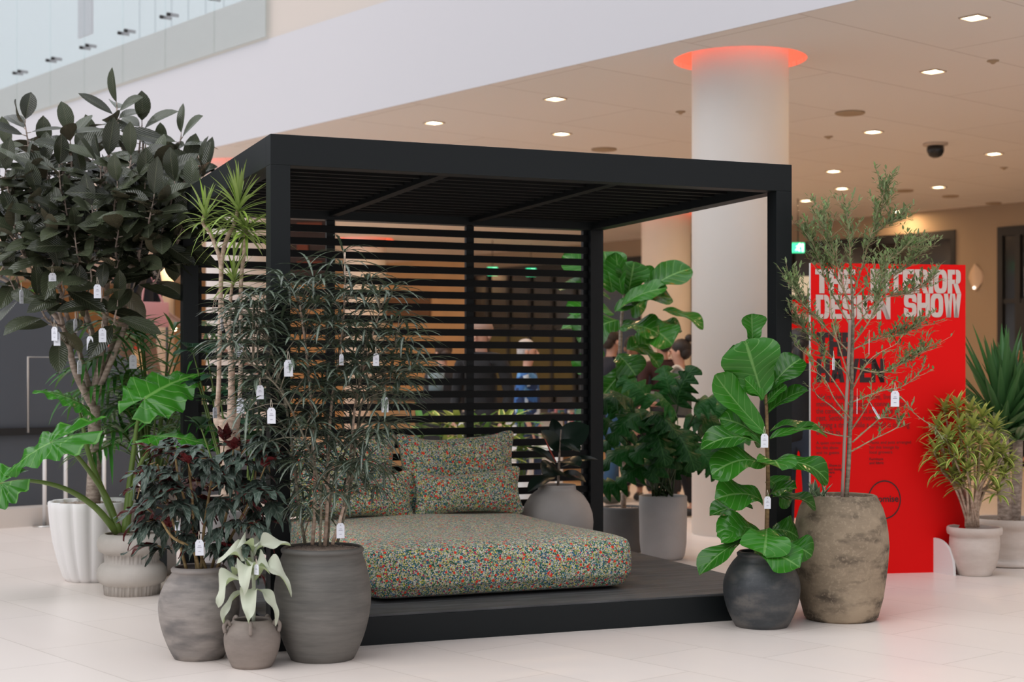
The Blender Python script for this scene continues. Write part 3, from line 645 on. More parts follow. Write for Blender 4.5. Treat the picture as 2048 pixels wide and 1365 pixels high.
def alocasia(ub, path, A, T, hw, back, nrm, r0=.024, roll=0):
    ptsw = [W(p[0], p[1], Ye+(p[2] if len(p) > 2 else 0)) for p in path]
    n_ = len(ptsw); b = MB(); b.tube(ptsw, [r0*(1-.72*i/(n_-1)) for i in range(n_)], 10); st_ = b.build('leaf_stalk', m_pet, ep)
    a = ptsw[-1]; t = W(T[0], T[1], Ye+T[2]); ax = t-a; L = ax.length; tt = ax/L; nn = (V(nrm)-tt*V(nrm).dot(tt)).normalized(); sd = tt.cross(nn)
    b = MB(); ph = random.random()*6
    nu, nv = 26, 9
    for sgn in (-1, 1):     # two halves, each a fan from the midrib out to the wavy edge
        vs = []; uv = []
        for i in range(nu+1):
            u = i/nu; edge = interp([(0, .30), (.12, .62), (.26, .86), (.38, 1), (.5, .93), (.62, .76), (.76, .52), (.9, .22), (1, .0)], u)*hw
            back_x = -back+(L+back)*u if True else 0
            for j in range(nv+1):
                f = j/nv
                mid_x = max(0, back_x) if back_x > 0 else 0
                x = mid_x+(back_x-L*.10*(1-u)-mid_x)*f if back_x > 0 else back_x*f**.8
                y = edge*f+(.0 if back_x > 0 else 0)
                z = -.10*hw*f*f-.22*L*max(0, x/L)**2+ (.11*hw*math.sin(u*34+ph+sgn)*f**2.2) + .012*math.sin(u*14*PI)*f*(1-f)*2
                if back_x <= 0: z -= .10*abs(back_x)*f
                vs.append(a+tt*x+sd*(sgn*y)+nn*z); uv.append((max(0, x/L+.15)/1.15, .5+sgn*.5*f))
        b.rn = random.random()
        k = nv+1; fs = [(i*k+j, (i+1)*k+j, (i+1)*k+j+1, i*k+j+1) if sgn < 0 else (i*k+j+1, (i+1)*k+j+1, (i+1)*k+j, i*k+j) for i in range(nu) for j in range(nv)]
        b.add(vs, fs, uv)
    b.build('leaf', m_alo, ep)
alocasia(0, [(250, 1066), (258, 980), (268, 900, -.05), (276, 840, -.05), (290, 797, -.1)], None, (402, 722, .12), .25, .16, (-.25, -.75, .62))
alocasia(0, [(240, 1066), (208, 990), (178, 910, .05), (165, 850, .1), (156, 806, .1)], None, (80, 765, -.05), .13, .14, (.15, -.35, .9))
alocasia(0, [(238, 1066), (215, 1000), (180, 945, -.1), (140, 900, -.2), (100, 886, -.28)], None, (0, 935, -.35), .21, .36, (-.05, -.45, .9))
alocasia(0, [(252, 1066), (262, 1000), (280, 930, -.1), (315, 873, -.2)], None, (436, 872, -.3), .14, .13, (.05, -.28, .93))
alocasia(0, [(234, 1066), (190, 1015, -.1), (130, 978, -.2), (60, 962, -.3), (0, 968, -.35)], None, (-90, 1010, -.4), .20, .17, (.2, -.5, .8))

# ---------------------------------------------------------------- palm in a dark planter
m_palm = mat_leaf('mid_green_palm_leaflet', (.05, .21, .03), (.10, .25, .05), rough=.4, trans=.15, var=.5)
Yp = 10.25; Xp = (302-U0)/F*Yp
pl = thing('palm', 'slender-leaved palm in a dark square planter behind the elephant ear plant', 'potted plant', (Xp, Yp, 0)); cp = V((Xp, Yp, 0))
b = MB(); hw_ = .14
for (x0, x1, y0, y1) in ((-hw_, hw_, -hw_, -hw_+.02), (-hw_, hw_, hw_-.02, hw_), (-hw_, -hw_+.02, -hw_+.02, hw_-.02), (hw_-.02, hw_, -hw_+.02, hw_-.02)): b.span((Xp+x0, Yp+y0, 0), (Xp+x1, Yp+y1, .545))
b.span((Xp-hw_+.02, Yp-hw_+.02, 0), (Xp+hw_-.02, Yp+hw_-.02, .03)); b.build('pot', M['boxpot'], pl, False)
b = MB(); b.span((Xp-hw_+.02, Yp-hw_+.02, .03), (Xp+hw_-.02, Yp+hw_-.02, .50)); b.build('soil', M['soild'], pl, False)
b = MB(); st_ = MB()
for i in range(44):
    az = i*2.4+random.uniform(-.3, .3); top = cp+V((math.cos(az)*.05, math.sin(az)*.05, .5)); R = random.uniform(.22, .50); H = random.uniform(.35, 1.22)
    if i < 5: H = 1.18; R = .12+.08*i
    R *= (.45 if math.cos(az) < 0 else 1.15)
    e = top+V((math.cos(az)*R, math.sin(az)*R*.8-.05, H)); m_ = top+V((math.cos(az)*R*.25, math.sin(az)*R*.2, H*.6))
    e2 = e+V((math.cos(az)*.26, math.sin(az)*.2, -.06)); pts, _ = spline([top, m_, e, e2], .006, 6); st_.tube(pts, .006, 5, smooth=False)
    for s in range(8, len(pts)):
        d0 = (pts[s]-pts[s-1]).normalized(); sd = d0.cross(UP)
        if sd.length < .1: sd = V((1, 0, 0))
        sd.normalize()
        for sg in (-1, 1):
            d = (sd*sg*.9+d0*.55+UP*random.uniform(-.25, .35)).normalized(); L = random.uniform(.20, .33)
            lf_dir(b, pts[s], d, L, .0125, STRAP, droop=random.uniform(.1, .5), n=5, m=1, fold=.3)
st_.build('stem', m_pet, pl); b.build('foliage', m_palm, pl)
TAGS.append((266, 724, 9.85, 'white price tag hanging in the palm leaves above the big elephant ear leaf', 15, 1.0))

# ---------------------------------------------------------------- begonia
m_beg = mat_leaf('dark_begonia_leaf', (.055, .085, .066), (.11, .015, .017), vein=(.24, .29, .24), rough=.3, trans=.06, var=.5, nveins=4, veinw=.10)
LOBE = [(0, .1), (.10, .55), (.16, .95), (.2, .78), (.27, .62), (.33, .98), (.38, .72), (.46, .5), (.53, .78), (.57, .5), (.68, .32), (.75, .44), (.8, .25), (.9, .12), (1, .01)]
bg_, c = potted('begonia', 'bushy begonia with jagged dark leaves, wine red beneath, in a large weathered grey jar', 398, 7.21, ball(.115, .190, .124, .405, .60, lip=.005), clay_grey, .375, .110, soil='soild', mod=wob(.004))
Yb = 7.21; stm = MB()
stems = [[(415, 1148), (392, 1080), (372, 1010), (356, 950, -.1), (350, 905, -.12)], [(395, 1148), (388, 1080), (385, 1000), (378, 930), (392, 900, .05)], [(375, 1148), (360, 1090), (345, 1040), (330, 985), (315, 930, -.1)], [(402, 1148), (408, 1060), (420, 980, .05), (430, 925, -.05)], [(420, 1148, .05), (440, 1080, .08), (460, 1000, .05), (475, 930, 0), (495, 890, 0)], [(430, 1148), (450, 1100), (480, 1040), (505, 990, 0), (512, 940, 0)], [(400, 1148, -.05), (385, 1100, -.08), (345, 1075, -.12), (322, 1040, -.12)]]
for s in stems: stm.tube([W(p[0], p[1], Yb+(p[2] if len(p) > 2 else 0)) for p in s], [.008-.0008*i for i in range(len(s))], 7)
b = MB()
bl = [(355, 885), (385, 895), (330, 905), (305, 935), (345, 925), (375, 935), (410, 915), (445, 920), (480, 895), (510, 880), (500, 915), (530, 930), (290, 975), (325, 965), (355, 975), (395, 965), (430, 960), (465, 955), (500, 960), (525, 975), (310, 1005), (340, 1015), (410, 1000), (440, 1000), (475, 1000), (510, 1010), (535, 1000), (300, 1040), (345, 1060), (385, 1035), (455, 1040), (490, 1045), (520, 1045), (320, 1085), (470, 1080), (505, 1085), (410, 1085), (440, 1090), (380, 900), (455, 890), (300, 1010), (330, 940), (420, 940), (470, 925), (540, 900), (345, 955), (490, 980), (425, 1060), (480, 1110), (385, 1075), (515, 905), (365, 995)]
for (u, v) in bl:
    for k in range(2):
        P = W(u+random.uniform(-16, 16), v+random.uniform(-10, 10), Yb+random.uniform(-.16, .16)); az = math.atan2(P.y-Yb-.05, P.x-c.x)+random.uniform(-.7, .7)
        if random.random() < .55: az = random.uniform(-2.6, -.5)
        d = dirv(az, random.uniform(-.9, .1)*(1 if random.random() < .75 else -1.1)); L = random.uniform(.125, .18)
        for w_, off in ((1, 0), (.85, .6), (.85, -.6), (.6, 1.3), (.6, -1.3)):
            d2 = (Matrix.Rotation(off, 3, 'Z') @ d); lf_dir(b, P, d2, L*w_, L*.25*w_, LOBE, droop=random.uniform(.1, .4), n=14, m=2, fold=.3, wave=.2, wf=3)
        st2 = W(u, v+30, Yb); stm.tube([P, P-d*.05-UP*.03], .003, 5)
stm.build('stem', mat_bark('green_brown_begonia_stem', (.20, .13, .05), (.36, .26, .12)), bg_); b.build('foliage', m_beg, bg_)
TAGS += [(399, 1096, 7.0, 'white price tag in front of the begonia stems', 3, 1.15), (355, 1052, 7.08, 'small white price tag between the begonia stems at the left', 4, .7)]

# ---------------------------------------------------------------- silver leafed plant in the small jar
m_sil = mat_leaf('silvery_green_felt_leaf', (.60, .64, .52), (.46, .55, .32), rough=.8, trans=.2, var=.12, spec=.2)
sv, c = potted('silver_leaf_plant', 'small plant with silvery felt leaves in a small jar with loop handles', 504, 6.99, ball(.090, .129, .088, .212, .62), clay_small, .185, .076, soil='soild', mod=wob(.006), thick=.012)
Ys = 6.99
for a in (-.2, -2.6, 1.1, 2.4, -1.45):
    b = MB(); p = lambda r, z: c+V((math.cos(a)*r, math.sin(a)*r, z)); b.tube([p(.103, .195), p(.118, .215), p(.134, .196), p(.128, .165)], [.009]*4, 8); b.build('loop_handle', clay_small, sv)
b = MB(); b.tube([W(507, 1245, Ys), W(508, 1180, Ys), W(505, 1120, Ys), W(502, 1100, Ys)], [.009, .009, .008, .005], 8); b.build('stem', m_sil, sv)
SILP = [(0, .22), (.1, .34), (.25, .75), (.4, 1), (.55, .95), (.7, .75), (.85, .5), (.95, .22), (1, .04)]
for (ub, vb, ut, vt, dt, hw, arch, nr) in ((503, 1105, 478, 1092, -.10, .040, .2, (0, -.6, .8)), (505, 1108, 582, 1093, -.02, .036, .22, (-.3, -.7, .7)), (500, 1130, 436, 1120, -.06, .044, .3, (.3, -.5, .8)), (503, 1138, 487, 1190, -.17, .042, .35, (0, -.9, .5)),
    (506, 1165, 583, 1196, -.08, .040, .55, (.2, -.5, .9)), (502, 1160, 436, 1215, -.10, .046, .35, (-.3, -.6, .7)), (506, 1175, 498, 1250, -.17, .040, .2, (0, -1, .35)), (503, 1180, 450, 1260, -.05, .022, .3, (-.2, -.5, .7)), (508, 1178, 552, 1252, -.05, .024, .35, (.2, -.5, .7)), (506, 1110, 525, 1075, .08, .035, .1, (0, -.9, .2)), (505, 1145, 540, 1150, -.12, .042, .3, (.1, -.6, .8)), (504, 1150, 470, 1160, .10, .04, .2, (0, -.5, .8))):
    b = MB(); b.leaf(W(ub, vb, Ys), W(ut, vt, Ys+dt), V(nr), hw, SILP, 16, 4, arch=arch, fold=.55, wave=.62, wf=3.4, side_curl=-.2); b.build('leaf', m_sil, sv)
TAGS.append((513, 1140, 6.84, 'white price tag in the silvery leaved plant', -28, .75))

# ---------------------------------------------------------------- dracaena
m_dra = mat_leaf('lime_dracaena_leaf', (.27, .40, .07), (.32, .42, .13), rough=.38, trans=.25, var=.5)
Yd = 7.72
dr, c = potted('dracaena', 'tall dracaena, bare tan canes with spiky lime green heads, behind the begonia', 458, Yd, [(.10, 0), (.11, .02), (.128, .2), (.14, .42), (.146, .60), (.148, .655)], stone_grey, .62, .128, soil='soild')
branch('trunk', [(460, 1035), (461, 960), (460, 900), (458, 860), (456, 838)], [.050, .048, .050, .056, .050], bark_tan, dr, Yd, 14)
for p, r in (([(450, 860), (436, 842), (434, 825), (437, 780), (439, 700), (441, 600), (444, 520), (453, 480), (470, 445), (477, 412)], [.03, .026, .014, .012, .0115, .0115, .012, .012, .011, .010]), ([(442, 560), (440, 520), (430, 490), (420, 465), (406, 446), (410, 425)], [.010, .010, .010, .010, .010, .007]),
             ([(465, 855), (464, 830), (463, 790), (463, 740), (461, 690), (456, 668), (449, 640), (444, 600)], [.034, .026, .018, .017, .016, .010, .009, .008]), ([(459, 690), (459, 640), (462, 590), (467, 555)], [.011, .009, .008, .007]),
             ([(470, 850), (478, 820), (480, 780), (482, 700), (481, 620), (483, 550), (489, 500), (492, 452)], [.025, .012, .011, .011, .011, .010, .010, .009])):
    branch('cane', p, r, bark_tan, dr, Yd)
for (u, v, n_, L0, el0) in ((477, 412, 46, .27, 1.45), (410, 428, 26, .20, 1.4), (492, 455, 40, .24, .6), (467, 556, 24, .17, 1.35), (470, 440, 16, .24, .2)):
    b = MB(); P = W(u, v, Yd)
    n_ = int(n_*1.25)
    for i in range(n_):
        f = i/n_; az = i*2.4+random.uniform(-.2, .2); el = el0*(1-f)**.8-.35*f; L = L0*random.uniform(.7, 1.1)
        lf_dir(b, P-UP*(.05*f), dirv(az, el), L*1.08, .0082, STRAP, droop=random.uniform(.05, .15)+.55*f*random.random(), n=8, m=1, fold=.3)
    b.build('leaf_head', m_dra, dr)
for (u, v) in ((434, 590), (432, 600), (437, 595)):
    b = MB(); P = W(437, 580, Yd); b.tube([P, W(u-5, v+8, Yd-.02), W(u-8, v+28, Yd-.01)], [.0018, .0015, .0008], 4); b.build('aerial_root', bark_tan, dr)
TAGS += [(430, 826, 7.6, 'white price tag tied left of the dracaena trunk fork', 60, .8), (481, 812, 7.6, 'white price tag tied right of the dracaena trunk fork', -10, 1.1), (444, 648, 7.65, 'edge-on white price tag beside the left dracaena cane', 82, 1.0), (478, 700, 7.62, 'white price tag on the right dracaena cane', 20, 1.0)]

# ---------------------------------------------------------------- false aralia
m_ara = mat_leaf('grey_green_aralia_leaflet', (.062, .088, .058), (.07, .10, .06), rough=.33, trans=.06, var=.6, center=(.22, .25, .21))  # pale centre stripe paints in the highlights over a dark base
ar, c = potted('false_aralia', 'feathery false aralia with thin serrated leaflets in a big dark grey jar', 645, 7.19, ball(.148, .228, .186, .50, .58, lip=.008), clay_dark, .506, .180, mod=wob(.003))
Ya = 7.19; ast = []
for s, r in (([(650, 1092), (655, 1000), (657, 900), (664, 800, .05), (680, 700, .05), (689, 600), (690, 505)], .010), ([(625, 1090), (630, 1000), (628, 900), (622, 800), (612, 700, -.05), (600, 610, -.05)], .010), ([(610, 1088, .05), (596, 1000), (585, 900), (570, 800, -.05), (548, 720, -.05), (520, 640)], .008),
             ([(665, 1090, -.05), (690, 1000, -.03), (702, 900), (712, 800), (737, 700, .05), (760, 620, .05)], .009), ([(675, 1085, .05), (700, 980, .1), (712, 880, .12), (730, 790, .1), (790, 700, .1)], .008), ([(640, 1092, -.05), (640, 980, -.1), (610, 880, -.15), (560, 780, -.2), (505, 730, -.2)], .007), ([(655, 1092, .08), (668, 960, .15), (720, 850, .15), (762, 770, .12)], .007)):
    o = branch('stem', s, [r*(.95-.10*i) for i in range(len(s))], bark_tan if r > .0085 else bark_olive, ar, Ya, 7)
    ast.append([W(p[0], p[1], Ya+(p[2] if len(p) > 2 else 0)) for p in s])
allp = [p for s in ast for p in spline([V(x) for x in s], .01, 6)[0]]
SER = [(i/13, (interp([(0, .25), (.15, .8), (.5, 1), (.8, .75), (1, .05)], i/13))*(1 if i % 2 else .62)) for i in range(14)]
b = MB(); tw = MB()
hubs0 = [(690, 500), (690, 536), (640, 560), (735, 560), (565, 556), (630, 580), (530, 592), (500, 622), (570, 612), (642, 612), (737, 612), (605, 660), (725, 657), (545, 652), (505, 667), (790, 645), (575, 705), (660, 690), (720, 727), (610, 737), (680, 735), (765, 725), (805, 690), (825, 735), (488, 722), (520, 762), (625, 812), (560, 792), (680, 802), (740, 792), (775, 785), (505, 802), (590, 852), (640, 872), (700, 872), (745, 862), (530, 852), (668, 932), (612, 930), (722, 925), (640, 965), (690, 985), (588, 965), (748, 938), (655, 640), (700, 590), (760, 590), (590, 585), (480, 690), (540, 700), (640, 770), (800, 760), (710, 760), (600, 780), (650, 840), (570, 900), (700, 930), (760, 840), (550, 620), (680, 640), (620, 900), (735, 690), (600, 830), (660, 560), (540, 745), (500, 640), (725, 980), (630, 1000), (600, 1005)]
hubs = hubs0+[(u+random.uniform(-26, 26), v+random.uniform(-20, 20)) for (u, v) in hubs0 if 600 < v < 960]+[(u+random.uniform(-30, 30), v+random.uniform(-10, 30)) for (u, v) in hubs0 if v > 570]+[(u+random.uniform(-22, 22), v+random.uniform(-14, 22)) for (u, v) in hubs0 if v > 560 or random.random() < .4]
for i, (u, v) in enumerate(hubs):
    Hh = W(u+random.uniform(-6, 6), v+random.uniform(-6, 6), Ya+random.uniform(-.30, .26)); near = min(allp, key=lambda p: (p-(Hh-UP*.08)).length)
    out = V((Hh.x-near.x, Hh.y-near.y, 0)); tw.tube([near, near*.5+Hh*.5+UP*.015, Hh], [.0028, .0024, .002], 5)
    out = (out.normalized() if out.length > 1e-3 else V((0,-1,0)))*.35+V((0,-.15,0)); nl = random.choice((8, 9, 10)); a0 = random.random()*6; Lh = random.uniform(.17, .245)*(1 if v < 880 else .85)
    for k in range(nl):
        az = a0+2*PI*k/nl; d = dirv(az, random.uniform(-.15, .45))+out; L = Lh*random.uniform(.75, 1.1); sag = random.uniform(.03, .5)*(1.5 if v > 800 else 1)
        d.normalize(); P = Hh+d*.012; tip = Hh+d*L*(1-.35*sag)+V((0, 0, -sag*L*.85)); nrm = UP*.8-d*.2
        b.leaf(P, tip, nrm, .0092, SER, 13, 1, arch=.13, fold=.35)
tw.build('leaf_stalk', bark_olive, ar); b.build('foliage', m_ara, ar)
TAGS += [(577, 737, 6.85, 'white price tag high in the left half of the false aralia', 8, 1.2), (520, 785, 6.9, 'greyish price tag at the left edge of the false aralia', 15, 1.0), (543, 832, 6.86, 'white price tag low in the left half of the false aralia', -4, 1.15), (683, 720, 6.85, 'small price tag in the middle of the false aralia', 55, .8), (752, 720, 6.88, 'price tag in the right half of the false aralia', 35, .9), (770, 810, 6.92, 'price tag at the right edge of the false aralia, above the cushions', 40, 1.1), (681, 1062, 6.98, 'bluish white price tag at the foot of the false aralia stems', 20, 1.1)]

# ---------------------------------------------------------------- fiddle leaf fig in the black jar
m_fid = mat_leaf('glossy_fiddle_leaf', (.028, .15, .012), (.15, .26, .05), vein=(.16, .34, .09), rough=.22, trans=.12, var=.28, nveins=7, veinw=.06)
ff, c = potted('fiddle_leaf_fig', 'fiddle leaf fig with large glossy leaves in a round black jar', 1523, 8.12, ball(.138, .205, .125, .372, .56, lip=.004), clay_black, .35, .112, soil='soild', mod=wob(.004))
Yf = 8.12; branch('stem', [(1533, 1122), (1534, 1040), (1536, 960), (1534, 880), (1532, 800), (1520, 740), (1505, 690)], [.013, .012, .011, .010, .009, .008, .006], bark_red, ff, Yf)
def fid_leaf(root, Y0, ub, vb, db, ut, vt, dt, wpx, nr, arch=.08, fold=.2, mat=None):
    b = MB(); s = Y0/F; b.leaf(W(ub, vb, Y0+db), W(ut, vt, Y0+dt), V(nr), wpx*s*1.2, FID, 16, 4, arch=arch, fold=fold, wave=.17, wf=2.9); o = b.build('leaf', mat or m_fid, root); return o
FL = [(1505, 684, 0, 1503, 628, .0, 22, (.2, -1, .1), .0, .6), (1524, 790, -.02, 1490, 682, -.08, 52, (-.1, -1, .15), .04, .05), (1538, 782, .02, 1602, 718, .06, 32, (-.35, -.7, .6), .1, .2), (1531, 868, -.04, 1430, 750, -.08, 27, (-.5, -.45, .75), -.06, .35), (1532, 830, 0, 1616, 781, .05, 22, (0, -.4, .9), .1, .3), (1530, 810, .0, 1572, 770, -.02, 15, (-.4, -.6, .6), .05, .3), (1526, 800, -.03, 1488, 758, -.06, 18, (.3, -.8, .5), .05, .3),
    (1524, 890, .02, 1437, 838, .0, 36, (-.3, -.6, .8), .18, .1), (1524, 892, -.05, 1402, 900, -.12, 30, (-.1, -.55, .85), .2, .15), (1540, 880, .0, 1654, 872, .05, 21, (.1, -.35, .9), .16, .2), (1540, 862, .05, 1626, 856, .1, 18, (.1, -.3, .9), .12, .2), (1528, 930, -.05, 1423, 950, -.16, 36, (-.1, -.65, .75), .2, .15), (1533, 932, -.03, 1560, 938, -.27, 34, (.1, -.4, .9), .15, .2), (1546, 930, -.02, 1657, 965, -.08, 30, (.15, -.6, .8), .22, .15),
    (1526, 1005, -.03, 1430, 1000, -.12, 36, (-.1, -.7, .7), .2, .1), (1532, 1000, -.02, 1594, 978, -.14, 24, (.15, -.6, .8), .15, .2), (1545, 995, .03, 1632, 1018, .0, 22, (.1, -.4, .9), .15, .2), (1505, 1015, .08, 1420, 1033, .05, 25, (-.1, -.4, .9), .1, .2), (1520, 1065, .0, 1434, 1066, -.06, 34, (-.2, -.7, .7), .18, .1), (1512, 1075, -.05, 1400, 1152, -.16, 26, (-.45, -.5, .75), .12, .25), (1533, 1058, -.06, 1528, 1112, -.25, 42, (0, -.75, .65), .1, .15),
    (1510, 1098, -.14, 1600, 1136, -.26, 36, (.1, -.75, .6), .1, .15), (1560, 1090, -.05, 1624, 1112, -.12, 32, (.2, -.6, .8), .12, .15), (1545, 1060, .08, 1598, 1078, .1, 40, (.1, -.6, .8), .15, .1), (1520, 1088, -.03, 1442, 1082, -.12, 22, (-.1, -.5, .8), .2, .3), (1536, 960, .1, 1580, 1000, .15, 35, (.1, -.7, .6), .1, .15), (1530, 790, .06, 1470, 690, .16, 32, (-.2, -.8, .3), .05, .1)]
for a in FL: fid_leaf(ff, Yf, *a)
TAGS += [(1529, 882, 7.95, 'price tag at mid height of the fig in the black jar', -6, 1.0), (1535, 1006, 7.98, 'price tag low on the stem of the fig in the black jar', 2, .9)]

# ---------------------------------------------------------------- fiddle leaf tree behind the pergola
Yg = 11.55
ft, c = potted('fiddle_leaf_fig', 'fiddle leaf fig tree in a dark cement cylinder behind the pergola back post', 1246, Yg, [(.150, 0), (.155, .006), (.160, .32), (.160, .335)], cement_dark, .315, .146)
branch('stem', [(1247, 1020), (1247, 930), (1245, 850), (1240, 780), (1240, 700), (1243, 640), (1248, 580), (1240, 530)], [.020, .019, .018, .017, .015, .012, .010, .008], bark_grey, ft, Yg)
for a in [(1225, 585, 0, 1208, 503, .05, 34, (.1, -1, .1), .05, .2), (1245, 590, -.05, 1232, 505, -.1, 21, (-.6, -.8, .1), .03, .3), (1256, 590, -.03, 1268, 524, -.1, 30, (.1, -1, .1), .05, .05), (1285, 592, -.05, 1382, 538, .0, 34, (-.3, -.7, .6), .1, .25), (1308, 580, .1, 1292, 532, .12, 16, (-.5, -.7, .3), .05, .3), (1240, 615, -.1, 1335, 577, -.15, 26, (-.2, -.6, .7), .1, .2), (1230, 625, -.05, 1345, 598, -.1, 32, (.0, -.5, .8), .15, .2), (1325, 622, .05, 1407, 657, .0, 18, (.1, -.5, .8), .12, .2),
    (1236, 640, -.15, 1155, 682, -.3, 38, (-.2, -.85, .5), .1, .1), (1228, 628, .05, 1130, 622, 0, 26, (0, -.5, .8), .12, .2), (1238, 655, 0, 1318, 668, -.15, 30, (.1, -.6, .7), .12, .2), (1285, 650, -.05, 1345, 690, -.15, 34, (.1, -.8, .5), .12, .1), (1305, 650, .05, 1364, 662, .05, 18, (.1, -.5, .8), .15, .2), (1205, 700, -.1, 1155, 748, -.2, 24, (-.2, -.8, .5), .08, .2), (1275, 692, 0, 1318, 735, -.1, 17, (.4, -.6, .6), .1, .3), (1235, 710, -.05, 1272, 752, -.15, 30, (.1, -.9, .4), .1, .15), (1236, 725, -.05, 1262, 812, -.15, 28, (.4, -.8, .3), .05, .2),
    (1225, 655, .15, 1122, 660, .2, 22, (0, -.5, .8), .15, .2), (1215, 570, .15, 1125, 512, .2, 26, (-.2, -.8, .5), .1, .2), (1220, 600, .1, 1118, 575, .15, 24, (0, -.5, .8), .15, .2), (1250, 740, .1, 1200, 800, .1, 28, (-.2, -.8, .3), .1, .2), (1255, 700, .1, 1300, 690, .15, 30, (0, -.7, .6), .1, .2), (1245, 600, .1, 1290, 620, .1, 34, (0, -.7, .6), .1, .2), (1225, 800, -.1, 1160, 850, -.15, 22, (-.2, -.5, .8), .15, .2)]:
    fid_leaf(ft, Yg, *a)

# ---------------------------------------------------------------- split-leaf philodendron
m_phi = mat_leaf('dark_split_leaf', (.010, .068, .010), (.02, .09, .016), vein=(.04, .12, .03), spec=.18, rough=.4, trans=.08, var=.4, nveins=10, veinw=.12)
Yh = 11.1
ph, c = potted('philodendron', 'broad philodendron with deeply cut dark leaves in a pale cement cylinder', 1326, Yh, [(.135, 0), (.150, .012), (.160, .04), (.170, .12), (.174, .30), (.175, .455)], stone_grey, .425, .158, soil='soild')
CUT = []
for i in range(5):
    u = i/5; env = interp([(0, .85), (.25, 1), (.6, .75), (1, .25)], u); CUT += [(u+.005, env*.45), (u+.09, env), (u+.14, env*.8), (u+.195, env*.42)]
CUT[0] = (0, .3); CUT.append((1, .02))
m_phs = flat('dark_green_stalk', (.03, .06, .02), .4); P0 = W(1326, 992, Yh)
for (u, v, ut, vt, dy) in ((1260, 800, 1185, 815, -.3), (1290, 830, 1225, 880, -.35), (1230, 850, 1165, 835, -.2), (1300, 800, 1250, 760, .1), (1355, 800, 1375, 758, -.1), (1390, 815, 1455, 792, -.2), (1345, 830, 1300, 790, -.35), (1375, 840, 1440, 855, -.1), (1395, 860, 1425, 880, .1), (1330, 870, 1270, 920, -.3), (1290, 900, 1210, 935, -.25), (1375, 890, 1410, 925, -.2), (1420, 905, 1462, 890, 0), (1310, 860, 1330, 930, -.4), (1350, 870, 1385, 940, -.35), (1250, 970, 1178, 990, -.1),
    (1265, 870, 1200, 905, .05), (1340, 800, 1330, 750, .15), (1240, 820, 1190, 785, .1), (1370, 870, 1345, 930, -.2), (1300, 930, 1245, 965, -.15), (1365, 920, 1420, 945, .05), (1310, 830, 1350, 870, -.4), (1275, 840, 1230, 800, -.1), (1400, 840, 1440, 815, .1), (1340, 900, 1300, 960, -.3), (1385, 900, 1350, 950, .0), (1255, 900, 1290, 950, -.1)):
    st_ = MB(); b = MB(); u = 1326+(u-1326)*1.12; ut = 1326+(ut-1326)*1.06; A = W(u, v, Yh+dy*.9); T = W(ut, vt, Yh+dy*1.25); st_.tube([P0+V((random.uniform(-.08, .08), random.uniform(-.06, .06), 0)), P0*.4+A*.6+V((0, 0, .05)), A], [.008, .006, .005], 6)
    T2 = A+(T-A).normalized()*max(.27, (T-A).length*1.05); b.leaf(A-(T2-A)*.15, T2, V((random.uniform(-.3, .3), -.55, .8)), .15, CUT, 44, 3, arch=.15, fold=-.15, wave=.15, wf=3, side_curl=.25)
    o = b.build('leaf', m_phi, ph); st_.build('leaf_stalk', m_phs, o)

# ---------------------------------------------------------------- young rubber plant in the round pot on the deck
Yq = 10.12
rp, c = potted('young_rubber_plant', 'young rubber plant in a pale spherical pot on the pergola deck', 1114, Yq, [(.10, 0), (.165, .03), (.215, .09), (.238, .16), (.242, .21), (.236, .27), (.215, .33), (.18, .385), (.145, .415), (.128, .425), (.124, .445), (.128, .455)], mat_clay('pale_grey_sphere_cement', (.40, .37, .35), (.48, .45, .43), .7, bstr=.06, streak=(1,1,1)), .42, .10, soil='soild', z0=DH)
m_rub2 = mat_leaf('blackish_rubber_leaf', (.012, .024, .016), (.05, .045, .03), rough=.25, trans=.03, var=.4)
branch('stem', [(1116, 975), (1118, 930), (1120, 890), (1122, 860)], [.009, .008, .006, .004], bark_grey, rp, Yq)
for (ub, vb, ut, vt, dt, hwp, nr) in ((1110, 955, 1056, 985, -.15, 20, (-.4, -.6, .6)), (1116, 940, 1085, 950, -.2, 26, (0, -.8, .5)), (1118, 925, 1160, 935, -.2, 24, (.2, -.6, .7)), (1118, 905, 1082, 862, -.05, 18, (.4, -.7, .4)), (1120, 900, 1178, 852, 0, 30, (-.3, -.8, .4)), (1119, 890, 1105, 838, .05, 14, (.1, -.9, .2)), (1120, 950, 1172, 965, 0, 20, (.1, -.4, .9)), (1112, 930, 1052, 895, .1, 12, (0, -.3, .9)), (1121, 880, 1160, 905, -.1, 18, (.2, -.6, .7)), (1122, 935, 1196, 920, 0, 14, (.1, -.4, .9))):
    b = MB(); b.leaf(W(ub, vb, Yq), W(ut, vt, Yq+dt), V(nr), hwp*Yq/F, OVAL, 9, 3, arch=.1, fold=.2); b.build('leaf', m_rub2, rp)
b = MB(); b.tube([W(1112, 925, Yq-.08), W(1098, 897, Yq-.1), W(1090, 878, Yq-.1)], [.005, .006, .002], 6); b.build('leaf_sheath', flat('red_leaf_sheath', (.35, .05, .03), .4), rp)

